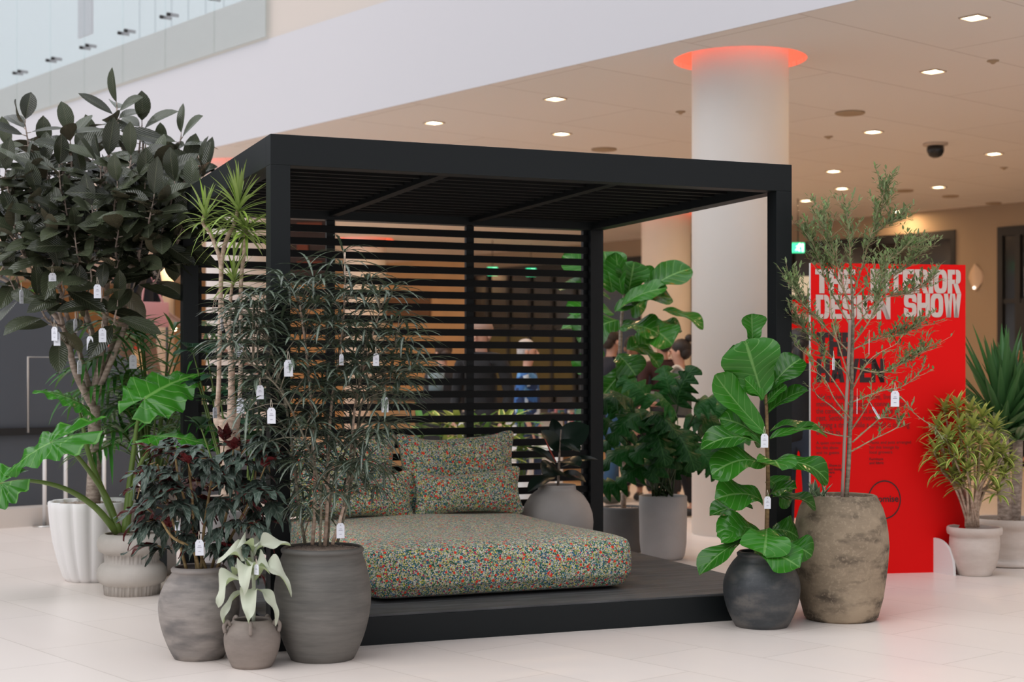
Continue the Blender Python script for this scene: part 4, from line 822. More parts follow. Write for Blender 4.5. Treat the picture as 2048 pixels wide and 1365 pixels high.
# ---------------------------------------------------------------- olive tree
m_oli = mat_leaf('olive_leaf', (.13, .215, .06), (.26, .34, .17), rough=.5, trans=.1, var=.45)
Yo = 8.36
ol, c = potted('olive_tree', 'thin olive tree in a tall rough tan earthenware pot before the red sign', 1682, Yo, [(.185, 0), (.20, .015), (.225, .12), (.248, .28), (.258, .40), (.256, .48), (.245, .55), (.226, .61), (.205, .65), (.194, .675)], clay_tan, .650, .172, mod=wob(.010, 2), thick=.028)
branch('trunk', [(1692, 1003), (1697, 930), (1700, 860), (1703, 790), (1704, 720), (1706, 650), (1704, 590), (1700, 520)], [.013, .0125, .012, .011, .010, .009, .007, .005], bark_olive, ol, Yo)
branch('support_stake', [(1684, 1003, -.03), (1690, 860, -.03), (1697, 720, -.03), (1700, 640, -.03)], .009, flat('grey_wooden_stake', (.35, .26, .22), .8), ol, Yo)
ob = [[(1705, 885), (1745, 850, -.05), (1765, 836, -.08), (1800, 838, -.1), (1812, 822, -.1)], [(1700, 905), (1745, 880, -.08), (1790, 858, -.12), (1800, 845, -.12)], [(1704, 805), (1760, 783, -.1), (1800, 775, -.15), (1830, 755, -.15), (1850, 730, -.15)], [(1775, 780, -.12), (1805, 798, -.16), (1830, 828, -.15), (1868, 856, -.12)], [(1704, 735), (1760, 745, -.1), (1810, 725, -.15), (1845, 700, -.15)], [(1705, 700), (1755, 678, 0), (1800, 670, .05), (1835, 652, .05)], [(1705, 660), (1760, 600, .05), (1820, 585, .1), (1862, 562, .1)],
      [(1702, 875), (1660, 868, -.05), (1620, 852, -.1)], [(1700, 850), (1665, 815, .05), (1635, 792, .1), (1625, 770, .1)], [(1702, 815), (1655, 745, -.05), (1620, 715, -.1), (1588, 690, -.1)], [(1703, 760), (1650, 700, .05), (1610, 660, .1), (1590, 640, .1)], [(1704, 710), (1645, 650, -.05), (1605, 600, -.1), (1583, 572, -.1)], [(1705, 660), (1655, 570, .05), (1632, 500, .1), (1620, 470, .1)], [(1704, 640), (1680, 550, -.05), (1660, 480, -.1), (1645, 440, -.1)], [(1703, 600), (1722, 540, 0), (1742, 470, .05), (1762, 420, .05), (1768, 378, .05)], [(1742, 470, .05), (1770, 450, .05), (1798, 435, .05)],
      [(1703, 590), (1700, 500, -.1), (1694, 425, -.1)], [(1704, 600), (1760, 545, -.1), (1800, 500, -.15), (1822, 492, -.15)], [(1704, 620), (1760, 575, .1), (1815, 530, .1), (1835, 512, .1)], [(1704, 610), (1665, 545, .1), (1640, 520, .15)], [(1704, 690), (1740, 640, -.2), (1760, 580, -.25), (1770, 530, -.25)], [(1703, 770), (1680, 700, -.2), (1665, 640, -.25), (1660, 580, -.25)], [(1704, 780), (1740, 720, -.25), (1790, 690, -.3)], [(1703, 860), (1730, 820, -.2), (1745, 790, -.25)], [(1703, 840), (1670, 800, -.2), (1650, 760, -.25), (1625, 740, -.3)]]
bt = MB(); b = MB(); OL = [(0, .3), (.3, .95), (.55, 1), (.85, .5), (1, .05)]
for s in ob:
    pts, _ = spline([W(p[0], p[1], Yo+(p[2] if len(p) > 2 else 0)) for p in s], .003, 6); n_ = len(pts); bt.tube(pts, [.0048-.0034*i/(n_-1) for i in range(n_)], 5, smooth=False)
    low = s[0][1] > 760
    for i in range(2, n_):
        kk = (1 if low else 3) if i > n_*.35 else (0 if low else 1)
        for q in range(kk):
            if low and random.random() < .5: continue
            d = (pts[i]-pts[i-1]).normalized()+V((random.uniform(-1, 1), random.uniform(-1, 1), random.uniform(-.4, 1.1))); d.normalize(); L = random.uniform(.06, .17)*(.7 if low else 1)
            e = pts[i]+d*L; bt.tube([pts[i], pts[i]+d*L*.5+V((0, 0, random.uniform(-.01, .01))), e], [.0018, .0014, .0008], 4)
            nl = int(L/.017)
            for k in range(nl):
                P = pts[i]+d*(L*(k+1)/nl)
                for sg in (-1, 1):
                    if random.random() < .25: continue
                    ld = d*.6+V((random.uniform(-1, 1), random.uniform(-1, 1), random.uniform(-.3, .8))); ld.normalize(); LL = random.uniform(.026, .046)
                    lf_dir(b, P, ld, LL, LL*.15, OL, droop=.05, n=3, m=1, fold=.2)
        if random.random() < (.3 if low else .8):
            for sg in (-1, 1):
                ld = V((random.uniform(-1, 1), random.uniform(-1, 1), random.uniform(-.2, 1))).normalized(); lf_dir(b, pts[i], ld, .036, .005, OL, droop=.05, n=3, m=1)
bt.build('branch', mat_bark('pale_olive_twig', (.30, .22, .13), (.48, .38, .24)), ol); b.build('foliage', m_oli, ol)
m_alv = mat_leaf('variegated_spiky_leaf', (.10, .17, .09), (.16, .24, .14), edge=(.62, .62, .45), rough=.4, trans=.1, var=.2)
b = MB()
for i in range(15):
    a = i*2.4; P = W(1635+(i % 5)*7-14, 1000, Yo-.10+.012*(i % 4)); lf_dir(b, P, dirv(a, random.uniform(.8, 1.4)), random.uniform(.09, .13), .011, LANCE, droop=.0, n=4, m=2, fold=.5)
b.build('spiky_underplanting', m_alv, ol)
TAGS += [(1790, 798, 8.12, 'white price tag hanging at the right of the olive tree against the red sign', 0, 1.15), (1738, 695, 8.15, 'curled edge-on price tag high in the olive tree', 78, 1.2), (1667, 728, 8.15, 'bluish price tag at the left of the olive trunk', 60, .9), (1714, 812, 8.1, 'edge-on price tag on a long string right of the olive trunk', 80, 1.2), (1752, 826, 8.15, 'slanting grey price tag low in the olive tree', 62, 1.0)]

# ---------------------------------------------------------------- song of india
m_soi = mat_leaf('yellow_edged_leaf', (.12, .24, .03), (.38, .44, .12), edge=(.74, .72, .20), rough=.4, trans=.15, var=.35)
Yi = 10.2
so, c = potted('song_of_india', 'bushy plant with yellow striped leaves in a whitewashed pot by the red sign', 1949, Yi, [(.105, 0), (.112, .004), (.118, .025), (.135, .05), (.155, .12), (.165, .20), (.163, .25), (.160, .265), (.178, .275), (.182, .30), (.180, .318)], clay_white, .285, .150)
st_ = MB(); b = MB()
for (u, v, dy) in ((1875, 850, 0), (1890, 815, .1), (1915, 810, 0), (1872, 900, -.1), (1895, 870, -.15), (1920, 850, -.1), (1945, 850, -.1), (1965, 830, .05), (1990, 850, 0), (1885, 930, -.1), (1910, 905, -.2), (1935, 890, -.2), (1960, 880, -.15), (1985, 890, -.05), (2005, 900, .05), (1905, 945, -.1), (1935, 935, -.2), (1975, 935, -.15), (2008, 945, .05), (1995, 975, -.05), (1940, 820, .1), (1900, 885, .1), (2020, 925, .1), (1955, 915, .1), (1925, 960, -.1), (1880, 880, .1), (1985, 920, .1)):
    P = W(u, v, Yi+dy); st_.tube([W(1945+random.uniform(-14, 14), 1055, Yi), W(1945+(u-1945)*.35+random.uniform(-6, 6), 985, Yi+dy*.4), P-UP*.05, P], [.010, .008, .006, .005], 6)
    for i in range(26):
        f = i/26; az = i*2.4; lf_dir(b, P-UP*(.06*f), dirv(az, 1.2*(1-f)-.1), random.uniform(.11, .16), .0135, LANCE, droop=.1+.7*f*random.random(), n=6, m=2, fold=.3)
st_.build('stem', bark_tan, so); b.build('foliage', m_soi, so)

# ---------------------------------------------------------------- yucca
m_yuc = mat_leaf('dark_green_sword_leaf', (.03, .11, .025), (.06, .16, .05), rough=.32, trans=.08, var=.45)
Yy = 10.75
yu, c = potted('yucca', 'yucca with long dark sword leaves in a whitewashed pot at the right edge', 2014, Yy, [(.205, 0), (.235, .008), (.240, .03), (.215, .04), (.185, .042), (.19, .06), (.205, .15), (.222, .24), (.226, .265), (.240, .272), (.244, .31), (.238, .325)], clay_white, .295, .205)
branch('trunk', [(2010, 1048), (2008, 980), (2006, 910), (2004, 860)], [.052, .048, .045, .045], bark_grey, yu, Yy)
branch('trunk', [(2030, 1048, .1), (2034, 960, .1), (2036, 880, .1)], [.04, .038, .036], bark_grey, yu, Yy)
b = MB()
for (u, v, dy, n_) in ((2004, 862, 0, 70), (2034, 875, .1, 56)):
    P = W(u, v, Yy+dy)
    for i in range(n_):
        f = i/n_; L = random.uniform(.55, .85)*(1 if f < .7 else .8); lf_dir(b, P-UP*.10*f+UP*.06, dirv(i*2.4, 1.5-1.25*f), L, .029, LANCE, droop=.02+.2*f*random.random(), n=8, m=2, fold=.45)
b.build('foliage', m_yuc, yu)

# ---------------------------------------------------------------- plants glimpsed behind
m_gr = mat_leaf('fresh_green_leaf', (.07, .22, .04), (.18, .35, .08), vein=(.25, .4, .12), rough=.35, trans=.2, var=.4)
def bush(name, label, base, potr, poth, spots, L, hw, mat, sheath=.2, prof=OVAL, stemm=None, group=None, potm=None, n=6, droop=.2):
    root = thing(name, label, 'potted plant', base, group); b = MB(); b.lathe([(potr*.8, 0), (potr, poth*.5), (potr, poth), (potr-.02, poth), (potr-.02, poth-.04)], base, 32); b.build('pot', potm or cement_dark, root)
    s = MB(); s.lathe([(potr-.021, poth-.04)], base, 32); s.f = [tuple(range(32))]; s.m = [0]; s.build('soil', M['soild'], root)
    b = MB(); st_ = MB()
    for (P, k) in spots:
        st_.tube([V(base)+V((0, 0, poth-.03)), (V(base)*.6+P*.4)+V((0, 0, poth*.3)), P], [.010, .008, .005], 6)
        for i in range(k): lf_dir(b, P-UP*.03*i/k, dirv(i*2.4+P.x*9, random.uniform(-.1, .9)), L*random.uniform(.7, 1.1), hw, prof, droop=droop, n=n, m=2, fold=.2)
    st_.build('stem', stemm or m_pet, root); b.build('foliage', mat, root); return root
base = PQ(13.9, 4.1, stz(4.1)+.0); base = PQ(14.9, 4.9, 0)
bush('green_shrub', 'bright green shrub behind the rubber tree, above the dark wall', base, .22, 1.9, [(W(u, v, 14.4+d), 7) for u, v, d in ((10, 520, 0), (35, 455, .1), (70, 430, 0), (95, 470, .1), (60, 500, -.1), (110, 430, .2), (20, 580, -.1), (165, 470, .2), (60, 590, -.2), (130, 500, 0), (185, 620, 0), (90, 560, 0))], .2, .05, m_gr)
m_dk = mat_leaf('deep_green_leaf', (.012, .05, .022), (.04, .09, .04), vein=(.04, .1, .05), rough=.3, trans=.05, var=.5)
gb = G(.22, 1.62, DH)
bush('leafy_shrub', 'dark green leafy shrub on the pergola deck behind the dracaena canes', gb, .11, .30, [(W(u, v, 8.95+d), 6) for u, v, d in ((412, 700, .05), (432, 745, 0), (395, 760, .1), (470, 780, -.1), (500, 830, -.1), (425, 800, 0), (450, 860, -.1), (400, 850, .0), (520, 800, -.1), (505, 880, -.15), (385, 700, .1))], .16, .042, m_dk)
for i, (u, v) in enumerate(((846, 868), (885, 864), (966, 860), (1010, 866), (1045, 862), (920, 866))):
    base = W(u, v, 12.6); base.z = 0; P = V((base.x, base.y, .55))
    root = bush('dieffenbachia', 'striped broad-leaved plant behind the slats, %s' % ['leftmost of the row', 'second of the row from the left', 'fourth of the row from the left', 'fifth of the row from the left', 'rightmost of the row', 'third of the row from the left'][i], base, .13, .5, [(P+V((dx, 0, .1+.1*j)), 7) for j, dx in enumerate((-.03, .03, 0, -.02))], .30, .03, m_gr if i % 2 == 0 else m_soi, prof=LANCE, group='plants in a row behind the slats', potm=M['whitem'], droop=.15)

# ================================================================= PRICE TAGS
def price_tag(u, v, Y, label, rot, s):
    c = W(u, v, Y); h, w_ = .068*s*Y/7.5, .036*s*Y/7.5; a = math.radians(rot); X = V((math.cos(a), math.sin(a), 0)); Z = V((0, -.05, 1)).normalized()
    if 20 < rot < 70 and 'slant' in label: Z = V((-.5, 0, .85)).normalized()
    t = thing('price_tag', label, 'price tag', c+Z*h*.5, 'white price tags hung on the plants'); nn = X.cross(Z).normalized(); b = MB()
    out = [(-.5, -.5), (.5, -.5), (.5, .32), (.28, .5), (-.28, .5), (-.5, .32)]
    vs = [c+X*(x*w_)+Z*(z*h)+nn*(k*.0012) for k in (-1, 1) for x, z in out]; b.add(vs, [(0,1,2,3,4,5), (11,10,9,8,7,6)]+[(i, (i+1) % 6, (i+1) % 6+6, i+6) for i in range(6)]); b.build('card', M['tag'], t, False)
    b = MB()
    for k in (-1, 1):
        for (z, l_) in ((.12, .3), (.02, .5), (-.24, .3)): p = c+Z*(z*h)+nn*(k*.0016); b.box(p, w_*l_, .0006, h*.035, (X, nn, Z))
        b.box(c+Z*(.36*h)+nn*(k*.0016), w_*.12, .0006, w_*.12, (X, nn, Z))
    b.build('print', M['print'], t, False)
    b = MB(); p0 = c+Z*(.40*h); b.tube([p0, p0+Z*h*.25+X*w_*.12, p0+Z*h*.55, p0+Z*h*.62-X*w_*.05, p0+Z*h*.3-X*w_*.1, p0], .0011, 5); b.build('string', M['string'], t)
for a in TAGS: price_tag(*a)
# ================================================================= SIGNS
def glyph(ch):
    """heavy condensed capitals as flat pieces in a cell one unit high: (width, list of polygons)"""
    P = []; t, h = .27, .2
    def R(a, b_, c_, d): P.append([(a, b_), (c_, b_), (c_, d), (a, d)])
    def ring(x0, y0, x1, y1, a0, a1, tx=t, ty=h, n=20, ex=.62):
        cx, cy, rx, ry = (x0+x1)/2, (y0+y1)/2, (x1-x0)/2, (y1-y0)/2; o = []; q = []
        for i in range(n+1):
            a = math.radians(a0+(a1-a0)*i/n); c_, s_ = math.cos(a), math.sin(a); f = lambda z: math.copysign(abs(z)**ex, z)
            o.append((cx+rx*f(c_), cy+ry*f(s_))); q.append((cx+(rx-tx)*f(c_), cy+max(ry-ty, .01)*f(s_)))
        for i in range(n): P.append([o[i], o[i+1], q[i+1], q[i]])
    w_ = .78
    if ch == 'T': w_ = .74; R(0, .78, w_, 1); R(w_/2-.145, 0, w_/2+.145, .78)
    elif ch == 'H': R(0, 0, t, 1); R(w_-t, 0, w_, 1); R(t, .39, w_-t, .61)
    elif ch == 'E': w_ = .66; R(0, 0, t, 1); R(t, .79, w_, 1); R(t, 0, w_, .21); R(t, .40, w_-.04, .60)
    elif ch == 'I': w_ = .28; R(0, 0, .28, 1)
    elif ch == 'N': R(0, 0, .25, 1); R(w_-.25, 0, w_, 1); P.append([(.2, 1), (.25, .45), (w_-.2, 0), (w_-.25, .55)][::1]); P.append([(.0, 1), (.25, 1), (w_, 0), (w_-.25, 0)])
    elif ch == 'O': ring(0, 0, w_, 1, 0, 360, n=32)
    elif ch == 'D': R(0, 0, t, 1); R(t, .8, w_*.55, 1); R(t, 0, w_*.55, .2); ring(w_-.62, 0, w_, 1, -90, 90)
    elif ch == 'R': R(0, 0, t, 1); R(t, .8, w_*.55, 1); R(t, .40, w_*.55, .58); ring(w_-.6, .40, w_, 1, -90, 90, ty=.19); P.append([(.33, .42), (.60, .42), (w_+.02, 0), (w_-.27, 0)])
    elif ch == 'S': ring(0, .40, w_, 1, -10, 270, ty=.2); ring(0, 0, w_, .6, 90, -190, ty=.2)
    elif ch == 'G': ring(0, 0, w_, 1, 25, 335); R(w_*.5, .38, w_, .56); R(w_-t, .14, w_, .5)
    elif ch == 'W': w_ = 1.08; x = [0, .27, .54, .81, 1.08]; P.append([(0, 1), (.26, 1), (.44, 0), (.17, 0)]); P.append([(.40, 1), (.54, 1), (.44, 0), (.17, 0)]); P.append([(.54, 1), (.68, 1), (.91, 0), (.64, 0)]); P.append([(.82, 1), (1.08, 1), (.91, 0), (.64, 0)])
    elif ch == 'A': w_ = .84; P.append([(.17+.08, 1), (.59, 1), (.27, 0), (0, 0)]); P.append([(.25, 1), (.59, 1), (.84, 0), (.57, 0)]); R(.22, .15, .62, .35)
    elif ch == 'V': w_ = .84; P.append([(0, 1), (.27, 1), (.56, 0), (.28, 0)]); P.append([(.57, 1), (.84, 1), (.56, 0), (.28, 0)])
    else: w_ = .34
    return w_, P
class Board:
    """upright board from A to B (bottom corners) with a local frame: x to the right, z up, front towards the camera"""
    def __init__(s, A, B, h, label, name='sign_board', th=.03, mat=None, edge=None, group=None):
        s.A, s.X = V(A), (V(B)-V(A)); s.w = s.X.length; s.X.normalize(); s.N = s.X.cross(UP); s.h = h
        s.t = thing(name, label, 'sign', (s.A+V(B))/2, group); b = MB(); m = MB()
        b.span((0, 0, 0), (s.w, .004, h), lambda x, y, z: s.A+s.X*x-s.N*(y-.004+.004)+UP*z); b.build('front_panel', mat, s.t, False)
        m.span((-.002, .004, 0), (s.w+.002, th, h), lambda x, y, z: s.A+s.X*x-s.N*y+UP*z); m.build('back_panel', edge, s.t, False)
    def at(s, x, z, off=.003): return s.A+s.X*x+UP*z+s.N*off
    def big(s, text, x0, z0, x1, hgt, mat, name='lettering'):
        g = [glyph(c) for c in text]; gap = .035; tot = sum(a for a, _ in g)+gap*(len(g)-1); sc = (x1-x0)/tot; b = MB(); x = 0
        for w_, P in g:
            for k, p in enumerate(P): b.add([s.at(x0+(x+px)*sc, z0+pz*hgt, .003) for px, pz in p], [(0, 1, 2, 3)])
            x += w_+gap
        return b.build(name, mat, s.t, False)
    def small(s, text, x, z, size, mat, align='LEFT', name='small_print', space=1.0, sx=1.0, bold=0):
        cu = bpy.data.curves.new(name, 'FONT'); cu.body = text; cu.size = size; cu.align_x = align; cu.space_line = space; cu.offset = bold*size; cu.extrude = .0004
        o = bpy.data.objects.new(name, cu); C.objects.link(o); o.data.materials.append(mat)
        rot = Matrix((s.X, UP, s.N)).transposed().to_4x4(); bpy.context.view_layer.update()
        me = bpy.data.meshes.new_from_object(o.evaluated_get(bpy.context.evaluated_depsgraph_get())); bpy.data.objects.remove(o); me.transform(rot @ Matrix.Diagonal((sx, 1, 1, 1)))
        o = bpy.data.objects.new(name, me); C.objects.link(o); o.parent = s.t; o.location = s.at(x, z, .003)-s.t.location; return o
red = flat('bright_red_print', (.80, .004, .004), .6, 0, .15); ink = flat('black_ink', (.020, .008, .008), .5); off = flat('off_white_print', (.62, .52, .47), .5); inkr = flat('dark_red_ink', (.20, .012, .010), .5)
A = W(1622, 751.5, 10.17); A.z = 0; B = W(1931, 751.5, 10.36); B.z = 0
bd = Board(A, B, 2.086, 'big red exhibition board with white title lettering, standing behind the olive tree', mat=red, edge=M['whitem'])
S_ = bd.w/309.0
def bx(u): return (u-1622)*S_
def bz(v, u=1700): return 2.086-(v-526-(u-1622)*.036)*S_*(1.0)
bd.big('INTERIOR', bx(1739), bz(585, 1739), bx(1921), .170*.95, off); bd.big('THE', bx(1630), bz(583, 1630), bx(1709), .170*.95, off)
bd.big('DESIGN', bx(1631), bz(631, 1631), bx(1779), .170*.95, off); bd.big('SHOW', bx(1806), bz(633, 1806), bx(1922), .170*.95, off)
bd.big('THE', bx(1633), bz(701, 1633), bx(1704), .160, ink); bd.big('HAVEN', bx(1633), bz(750, 1633), bx(1767), .160, ink)
for i, l in enumerate(("We're always on the move, lives in", 'moving, but this space is connected to', 'the comfort of stillness and a place to', 'rest. Settle in for a moment, here', 'sipping a drink while a crowd is coming', 'events in.')):
    bd.small(l, bx(1632), bz(784+i*13.2), .052, inkr, sx=(.80, .78, .74, .80, .80, .9)[i])
bd.small('A quiet corner\nfor the show\nand its guests', bx(1632), bz(868), .030, inkr, space=1.1); bd.small('Plants and pots arranged\nfor this lounge by\nlocal growers', bx(1737), bz(868), .030, inkr, space=1.1)
bd.small('Furniture\nand fabric', bx(1737), bz(899), .026, ink); bd.small('Interior Show.ca\nDesign and lounge', bx(1632), bz(910), .026, ink); bd.small('Find us here\nand below', bx(1632), bz(923), .026, ink)
b = MB(); b.add([bd.at(bx(x), bz(z), .0025) for x, z in ((1640, 984), (1711, 984), (1711, 960), (1640, 960))], [(0,1,2,3)]); b.build('black_label', ink, bd.t, False)
bd.small('#TreesOfGood\nROOM 261', bx(1646), bz(971), .036, red, bold=.02, sx=.8, space=.95)
b = MB(); rr = 33*S_; cx, cz = bx(1767), bz(976, 1767); n_ = 64; vs = [bd.at(cx+r*math.cos(2*PI*i/n_), cz+r*1.11*math.sin(2*PI*i/n_)) for r in (rr, rr-.008) for i in range(n_)]
b.add(vs, [(i, (i+1) % n_, n_+(i+1) % n_, n_+i) for i in range(n_)]); b.build('logo_circle', ink, bd.t, False)
bd.small('promise', cx, cz-.014, .062, ink, 'CENTER', 'logo_lettering', bold=.012)
fx = bd.at(bx(1866), 0, 0); b = MB(); prof_ = [(0, 0)]+[(.19*math.cos(a*PI/24)**.9, .235*math.sin(a*PI/24)**.8) for a in range(13)]
fd = (bd.N+bd.X*.30).normalized(); vs = [fx+bd.X*k+fd*x+UP*z for k in (0, .018) for x, z in prof_]; n_ = len(prof_)
b = MB(); b.add(vs, [tuple(range(n_)), tuple(range(2*n_-1, n_-1, -1))]+[(i, i+n_, (i+1) % n_+n_, (i+1) % n_) for i in range(n_)]); b.build('foot_fin', M['whitem'], bd.t, False)
A = W(1566, 751.5, 14.2); A.z = 0; B = W(1640, 751.5, 14.4); B.z = 0
bd2 = Board(A, B, 2.04, 'far red board half hidden between the pergola post and the big red board', mat=red, edge=M['whitem'])
bd2.big('THE', .02, 1.92, .17, .085, off); bd2.big('DESIGN', .02, 1.83, .31, .085, off); bd2.small('THE HAVEN', .05, 1.70, .05, ink)
# pale sign panel behind it, given an added glow though no lamp
b = MB(); c = W(1600, 572, 19); b.span((c.x-.28, 19, c.z-.12), (c.x+.2, 19.03, c.z+.12)); o = b.build('pale_panel', flat('cream_panel_added_glow', (.6, .55, .45), .6, emit=(.8, .7, .5), est=.35), None, False, loc=c); tagp(o, 'pale cream sign panel with added glow above the far red board', 'sign panel')
b.v and None

# ================================================================= STEEL FRAME AND RAIL LEGS AT THE LEFT
t = thing('steel_frame', 'thin brushed steel hoop frame before the dark wall at the far left', 'stand', PQ(13.05, q_at(110, 13.05)))
def lw(u, v, p=13.08):
    q = q_at(u, p); X = PQ(p, q); return V((X.x, X.y, HC-(v-V0)/F*X.y))
b = MB()
a_, b_, c_ = lw(56, 715), lw(165, 715), lw(165, 866); b.tube([lw(56, 866), a_, b_, c_], .011, 8, smooth=False); b.build('hoop', M['chrome'], t)
for (u, lab) in ((89, 'leftmost with a round foot plate'), (131, 'just left of the white fluted pot'), (208, 'between the rubber tree trunk and the palm'), (280, 'rightmost, behind the palm')):
    g = lw(u, 900, 12.93); g.z = 0; t = thing('rail_post', 'pale post under the black rail, '+lab, 'post', g, 'pale posts under the black rail')
    b = MB(); b.tube([g+V((0, 0, .01)), g+V((0, 0, .80))], .017, 12); b.build('tube', M['whitem'], t)
    b = MB(); b.lathe([(.10, 0), (.10, .010), (.03, .014)], g, 28, close=True); b.build('foot_plate', M['chrome'], t)

# ================================================================= PEOPLE
skin1 = flat('light_skin', (.55, .30, .21), .55); skin2 = flat('tan_skin', (.38, .20, .13), .55)
def skin_mesh(name, nodes, edges, mat, root, sub=1):
    me = bpy.data.meshes.new(name); me.from_pydata([n[0] for n in nodes], edges, []); me.materials.append(mat); o = bpy.data.objects.new(name, me); C.objects.link(o); o.parent = root
    o.modifiers.new('skin', 'SKIN'); sk = me.skin_vertices[0].data
    for i, n in enumerate(nodes): sk[i].radius = n[1] if hasattr(n[1], '__len__') else (n[1], n[1])
    sk[0].use_root = True; s = o.modifiers.new('sub', 'SUBSURF'); s.levels = s.render_levels = sub
    o.modifiers['skin'].use_smooth_shade = True; return o
def person(label, base, face, h=1.68, top=(.03,.03,.04), legs=(.02,.02,.025), hair=(.02,.012,.01), skin=None, arms=None, shoes=(.02,.02,.02), bun=False, female=False, step=.10, long_coat=False, hairlen=0, legm=None, topm=None):
    """face: heading in radians (0 looks along +x); arms: two (elbow, wrist) pairs in the body's frame: x forward, y to its left"""
    skin = skin or skin1; s = h/1.70; root = thing('person', label, 'person', base); fx_, fy_ = math.cos(face), math.sin(face)
    def L(x, y, z): return V((x*fx_-y*fy_, x*fy_+y*fx_, z))*s
    sw = .175 if female else .20
    arms = arms or (((-.03, sw+.06, 1.10), (.07, sw+.05, .87)), ((-.03, -sw-.06, 1.10), (.07, -sw-.05, .87)))
    nodes = [(L(0, 0, .95), (.085*s, .07*s)), (L(0, 0, 1.12), (.08*s, .065*s)), (L(.0, 0, 1.28), (.085*s, .07*s)), (L(0, 0, 1.38), (.055*s, .05*s)), (L(.005, 0, 1.49), .050*s), (L(.025, 0, 1.55), (.062*s, .066*s)), (L(.02, 0, 1.62), (.078*s, .088*s)), (L(.015, 0, 1.67), (.060*s, .066*s))]
    ed = [(i, i+1) for i in range(7)]; coat = [(L(0, 0, .80), (.155*s, .132*s)), (L(0, 0, 1.08), (.145*s, .118*s)), (L(0, 0, 1.26), (.150*s, .12*s)), (L(0, 0, 1.38), (.120*s, .095*s)), (L(.0, 0, 1.46), .066*s)]; ce = [(0,1),(1,2),(2,3),(3,4)]
    for sg, (el, wr) in zip((1, -1), arms):
        sh = L(0, sg*sw, 1.39); e = L(*el); w_ = L(*wr); i0 = len(nodes); nodes += [(sh-UP*.03*s, .035*s), (e, .032*s), (w_, .026*s)]; ed += [(3, i0), (i0, i0+1), (i0+1, i0+2)]
        fd = (w_-e).normalized(); side = fd.cross(UP); side = side.normalized() if side.length > .1 else V((1,0,0)); pm = w_+fd*.055*s; nodes.append((pm, (.028*s, .020*s))); ed.append((i0+2, i0+3))
        for k, (off_, ln) in enumerate(((-.027, .062), (-.009, .075), (.009, .070), (.026, .055))):
            a = len(nodes); nodes += [(pm+fd*.03*s+side*off_*s, .0095*s), (pm+fd*(.03+ln*.55)*s+side*off_*1.1*s-UP*.012*s, .0085*s), (pm+fd*(.03+ln)*s+side*off_*1.1*s-UP*.03*s, .007*s)]; ed += [(i0+3, a), (a, a+1), (a+1, a+2)]
        a = len(nodes); nodes += [(pm-fd*.015*s+side*.035*s*sg, .0105*s), (pm+fd*.03*s+side*.055*s*sg, .009*s)]; ed += [(i0+2, a), (a, a+1)]
        c0 = len(coat); coat += [(sh, .070*s), (e, .056*s), (w_-fd*.02*s, .040*s)]; ce += [(3, c0), (c0, c0+1), (c0+1, c0+2)]
    tr = [(L(0, 0, .90), (.142*s, .120*s)), (L(0, 0, 1.05), (.125*s, .10*s))]; te = [(0, 1)]
    for sg, st_ in ((1, step), (-1, -step)):
        a = len(nodes); hip, kn, an, toe = L(0, sg*.09, .88), L(st_*.5+.03, sg*.10, .49), L(st_*.9-.02, sg*.10, .09), L(st_*.9+.13, sg*.11, .035)
        nodes += [(hip, .055*s), (kn, .042*s), (an, .034*s), (toe, .028*s)]; ed += [(0, a), (a, a+1), (a+1, a+2), (a+2, a+3)]
        c0 = len(tr); tr += [(hip-UP*.03*s, .098*s), (kn, .074*s), (L(st_*.9-.02, sg*.10, .12), .062*s)]; te += [(0, c0), (c0, c0+1), (c0+1, c0+2)]
        m = [(L(st_*.9-.06, sg*.10, .055), .050*s), (L(st_*.9+.03, sg*.105, .05), (.048*s, .05*s)), (L(st_*.9+.16, sg*.115, .04), (.042*s, .036*s))]
        skin_mesh('shoe', m, [(0,1),(1,2)], flat('shoe_leather', shoes, .5), root)
    skin_mesh('body', nodes, ed, skin, root)
    skin_mesh('top', coat, ce, topm or flat('top_fabric', top, .85), root); skin_mesh('trousers', tr, te, legm or flat('trouser_fabric', legs, .85), root)
    hm = flat('hair', hair, .6); b = MB(); o_ = V(base)
    def HB(c, r): b.blob(o_+L(*c), [x*s for x in r], 14, 9)
    HB((-.012, 0, 1.655), (.098, .084, .088)); HB((-.04, 0, 1.605), (.066, .076, .070))
    if bun: HB((-.085, 0, 1.745), (.042, .042, .040))
    if hairlen: HB((-.075, 0, 1.50), (.045, .085, .14))
    b.build('hair', hm, root)
    b = MB(); b.blob(o_+L(.112, 0, 1.585), (.016*s, .012*s, .022*s)); b.blob(o_+L(.098, 0, 1.61), (.012*s, .01*s, .02*s)); b.build('nose', skin, root)
    dk = flat('eye', (.02, .015, .012), .3)
    for sg in (1, -1): b = MB(); b.blob(o_+L(.098, sg*.03, 1.617), (.008*s, .013*s, .007*s)); b.build('eye', dk, root)
    b = MB(); b.blob(o_+L(.097, 0, 1.545), (.008*s, .025*s, .007*s)); b.build('mouth', flat('lips', (.4, .13, .11), .5), root)
    for sg in (1, -1): b = MB(); b.blob(o_+L(.01, sg*.082, 1.60), (.018*s, .010*s, .028*s)); b.build('ear', skin, root)
    return root, (lambda x, y, z: o_+L(x, y, z))
def gr(u, Y): p = W(u, V0, Y); p.z = 0; return p
cream = flat('cream_canvas', (.6, .54, .45), .8)
r, L_ = person('woman with a dark hair bun in a grey jacket holding a coffee cup', gr(1361, 14.3), PI-.25, 1.64, (.095, .095, .085), (.008, .008, .01), (.018, .012, .010), arms=(((.10, .20, 1.12), (.31, .11, 1.22)), ((.08, -.21, 1.12), (.28, -.10, 1.10))), bun=True, female=True)
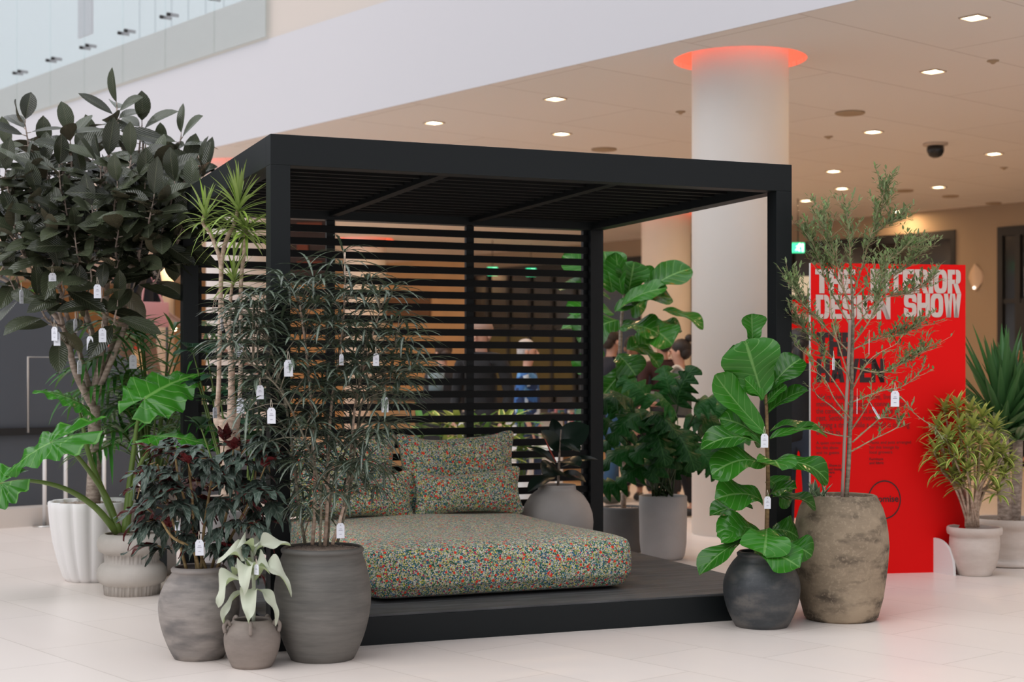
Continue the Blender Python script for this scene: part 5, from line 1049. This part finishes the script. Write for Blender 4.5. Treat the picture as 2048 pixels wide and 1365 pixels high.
b = MB(); b.lathe([(.030, 0), (.038, .10)], L_(.38, .09, 1.17), 20, close=True); ob_ = b.build('coffee_cup', M['whitem'], None, loc=L_(.38, .09, 1.17)); tagp(ob_, 'white coffee cup with yellow sleeve held by the woman in grey', 'cup')
b = MB(); b.lathe([(.0335, .03), (.0375, .075)], L_(.38, .09, 1.17), 20); b.build('sleeve', flat('yellow_sleeve', (.6, .42, .06), .6), ob_)
b = MB(); b.tube([L_(.10, .10, .95), L_(.13, .15, 1.25), L_(.02, .17, 1.475), L_(-.12, .14, 1.30), L_(-.16, .16, .95)], .014, 6); bg2 = b.build('tote_bag', cream, None, loc=L_(-.05, .24, .8)); tagp(bg2, 'cream canvas tote bag on the shoulder of the woman with the hair bun', 'bag')
b = MB(); b.box(L_(-.04, .25, .80), .36, .10, .34, (V((math.cos(2.9), math.sin(2.9), 0)), V((-math.sin(2.9), math.cos(2.9), 0)), UP)); b.build('bag_body', cream, bg2, False)
person('person in a dark maroon sweater left of the woman with the bun', gr(1327, 15.6), PI/2+.3, 1.74, (.035, .010, .010), (.01, .01, .012), (.02, .014, .012))
person('person in a navy jacket and blue jeans behind the fiddle leaf tree', gr(1222, 15.9), PI/2-.9, 1.78, (.010, .012, .022), (.025, .075, .16), (.03, .02, .015), shoes=(.05, .06, .05), step=.16)
r, L_ = person('long-haired person in dark clothes behind the fiddle leaf tree holding a phone', gr(1266, 16.4), -PI/2-.4, 1.72, (.012, .014, .03), (.012, .012, .015), (.015, .01, .01), skin=skin2, arms=(((.06, .2, 1.10), (.26, .08, 1.16)), ((.06, -.2, 1.10), (.26, -.06, 1.16))), hairlen=1)
b = MB(); b.box(L_(.36, .02, 1.19), .08, .012, .15); o = b.build('phone', M['blackm'], None, False, loc=L_(.36, .02, 1.19)); tagp(o, 'dark phone held by the person in dark clothes behind the fiddle leaf tree', 'phone')
def blotch():
    k = NT('blue_patterned_shirt'); tc_ = k.n('TexCoord').outputs['Object']; v = k.n('TexVoronoi'); v.inputs['Scale'].default_value = 14; k.l(tc_, v.inputs['Vector']); sp = k.n('SeparateColor'); k.l(v.outputs['Color'], sp.inputs[0])
    k.l(k.ramp(sp.outputs[0], [(0, (.01, .03, .10)), (.35, (.03, .12, .35)), (.65, (.10, .28, .55)), (.82, (.55, .65, .75))], 'CONSTANT'), k.b.inputs['Base Color']); k.b.inputs['Roughness'].default_value = .8; return k.m
person('grey-haired person in a blue patterned shirt behind the slats', gr(1054, 15.2), -.2, 1.66, hair=(.45, .42, .40), topm=blotch(), legs=(.02, .035, .08))
person('person with shaved head in a black shirt beside the right slat post', gr(963, 13.8), -PI/2-.5, 1.80, (.01, .01, .012), (.012, .012, .014), (.30, .18, .13))
person('dark-clothed person behind the slats at the left of the counter', gr(886, 16.5), PI/2+.8, 1.66, (.012, .012, .016), (.012, .012, .014), (.04, .02, .012))
person('person in black jacket and brown trousers on the steps at left', PQ(13.9, 6.95, 1.03), PI-.4, 1.74, (.008, .009, .014), (.20, .11, .07), (.012, .01, .01), step=.16)
c = PQ(13.62, 6.95, 1.93); b = MB(); b.box(c, .30, .10, .24, (E2, E1, UP)); b.tube([c-E2*.12+UP*.1, c+UP*.42+E1*.1, c+E2*.12+UP*.1], .012, 6); o = b.build('handbag', flat('dusty_pink_leather', (.55, .25, .25), .5), None, True, .02, loc=c); tagp(o, 'dusty pink bag carried by the person on the steps', 'bag')
person('person in black inside the dark doorway at the right edge', gr(2046, 22.3)+V((0, 0, 0)), PI+.5, 1.75, (.006, .006, .007), (.006, .006, .007), (.01, .008, .008))
person('person in dark clothes between the pergola post and the big red board', gr(1597, 11.8), PI/2-.3, 1.66, (.008, .008, .010), (.02, .03, .05), (.01, .008, .008), hairlen=1)

# ================================================================= COUNTER AND GOODS BEHIND THE SLATS
wm = M['whitem']; cb = gr(985, 17.2)
t = thing('counter', 'white counter behind the slats in front of the dark shop', 'counter', cb)
b = MB(); ax = (E1*-1, E2, UP); b.box(cb+UP*.44, 1.7, .6, .88, ax); b.build('body', wm, t, False)
b = MB(); b.box(cb+UP*.90, 1.8, .7, .04, ax); b.build('counter_top', M['blackm'], t, False)
c = cb+E1*.45+UP*.92; t = thing('monitor', 'dark monitor on the counter behind the slats', 'monitor', c); b = MB(); b.box(c+UP*.30, .5, .03, .32, ax); b.build('screen', M['blackm'], t, False); b = MB(); b.tube([c, c+UP*.2], .02, 8); b.box(c+UP*.006, .2, .16, .012, ax); b.build('stand', M['chrome'], t, False)
c = W(872, 790, 15.5); t = thing('pedestal', 'black display pedestal behind the slats under the pale blue bucket', 'pedestal', gr(872, 15.5)); b = MB(); b.span((c.x-.2, 15.3, 0), (c.x+.2, 15.7, c.z)); b.build('block', M['blackm'], t, False)
b = MB(); b.lathe([(.07, 0), (.085, .22), (.095, .225)], c, 24, close=True); o = b.build('bucket', flat('pale_blue_enamel', (.50, .66, .72), .4), None, loc=c); tagp(o, 'pale blue bucket on the black pedestal behind the slats', 'bucket')
c = W(905, 715, 16.0); t = thing('display_case', 'dark shelving case behind the slats left of the centre slat post', 'shelf', gr(820, 19)); g = gr(820, 19)
b = MB(); b.span((g.x-.5, 19, 0), (g.x+.35, 19.4, 1.02)); b.build('case', flat('timber_cabinet', (.30, .17, .07), .6), t, False); b = MB(); b.span((g.x-.5, 18.98, 1.02), (g.x+.35, 19.42, 1.06)); b.build('case_top', M['blackm'], t, False)
sh = gr(1150, 18.6); t = thing('bookcase', 'low tan bookcase behind the slats near the right back post', 'bookcase', sh)
b = MB(); b.box(sh+UP*.02, .9, .3, .04, ax)
for z in (.36, .70): b.box(sh+UP*z, .9, .3, .025, ax)
for k in (-.45, .45): b.box(sh+E1*k+UP*.36, .025, .3, .70, ax)
b.box(sh+E2*.15+UP*.36, .9, .012, .70, ax); b.build('shelves', flat('tan_birch_ply', (.50, .32, .16), .6), t, False)
bc = [flat('book_%s' % n, c_, .6) for n, c_ in (('teal', (.05, .2, .22)), ('pink', (.5, .2, .22)), ('white', (.6, .58, .55)), ('navy', (.03, .05, .14)), ('mustard', (.4, .25, .05)))]
cn = ['teal', 'pink', 'white', 'navy', 'mustard']
for k in range(14):
    bk = MB(); c = sh-E1*(.39-.06*k)+UP*.7125; hh = .17+.03*((k*7) % 3); bk.box(c+UP*(hh/2), .034, .16, hh, ax); o = bk.build('book', bc[k % 5], None, False, loc=c)
    tagp(o, '%s book on the low tan bookcase, %s' % (cn[k % 5], ['right third of the row', 'middle third of the row', 'left third of the row'][min(k//5, 2)]), 'book', 'books on the low bookcase')
tb = gr(1088, 13.6); t = thing('display_table', 'white table behind the slats beside the right cushions', 'table', tb); b = MB(); b.box(tb+UP*.70, .9, .5, .03, ax); b.build('table_top', wm, t, False)
for a in (-1, 1):
    for q in (-1, 1): b = MB(); b.tube([tb+E1*(a*.4)+E2*(q*.2), tb+E1*(a*.4)+E2*(q*.2)+UP*.69], .02, 8); b.build('leg', wm, t)
# string of small warm bulbs and red crates seen low between the rubber tree and the post
bulb = flat('warm_bulb', (1, .9, .6), .5, emit=(1, .85, .5), est=9)
for i, (u, v) in enumerate(((232, 653), (292, 650), (303, 661), (349, 658), (225, 602), (244, 563), (285, 619))):
    c = W(u, v, 21.2+.3*i); t = thing('hanging_bulb', 'small warm globe bulb at the left, %s' % ['leftmost of the low row', 'second of the low row', 'third of the low row', 'rightmost of the low row', 'higher one at the left', 'highest one', 'higher one at the right'][i], 'lamp', c, 'warm globe bulbs at the left')
    b = MB(); b.blob(c, .032 if i < 4 else .02); b.build('globe', bulb, t); b = MB(); b.tube([c+UP*.03, V((c.x, c.y, CZ-.0))], .004, 5); b.build('cord', M['blackm'], t)
c = W(246, 672, 18.2); g = V((c.x, c.y, 0)); t = thing('red_display_stand', 'red and orange display stand behind the rubber tree trunk', 'display stand', g)
b = MB(); b.box(g+UP*(c.z-.18)/2, .5, .4, c.z-.18, ax); b.build('plinth', M['walltan'], t, False); b = MB()
for k in range(4): b.box(g+UP*(c.z-.06+.09*(k % 2))+E1*(.1*(k-1.5)), .09, .3, .2, ax)
b.build('red_panel', flat('orange_red_panel', (.55, .04, .015), .5), t, False)
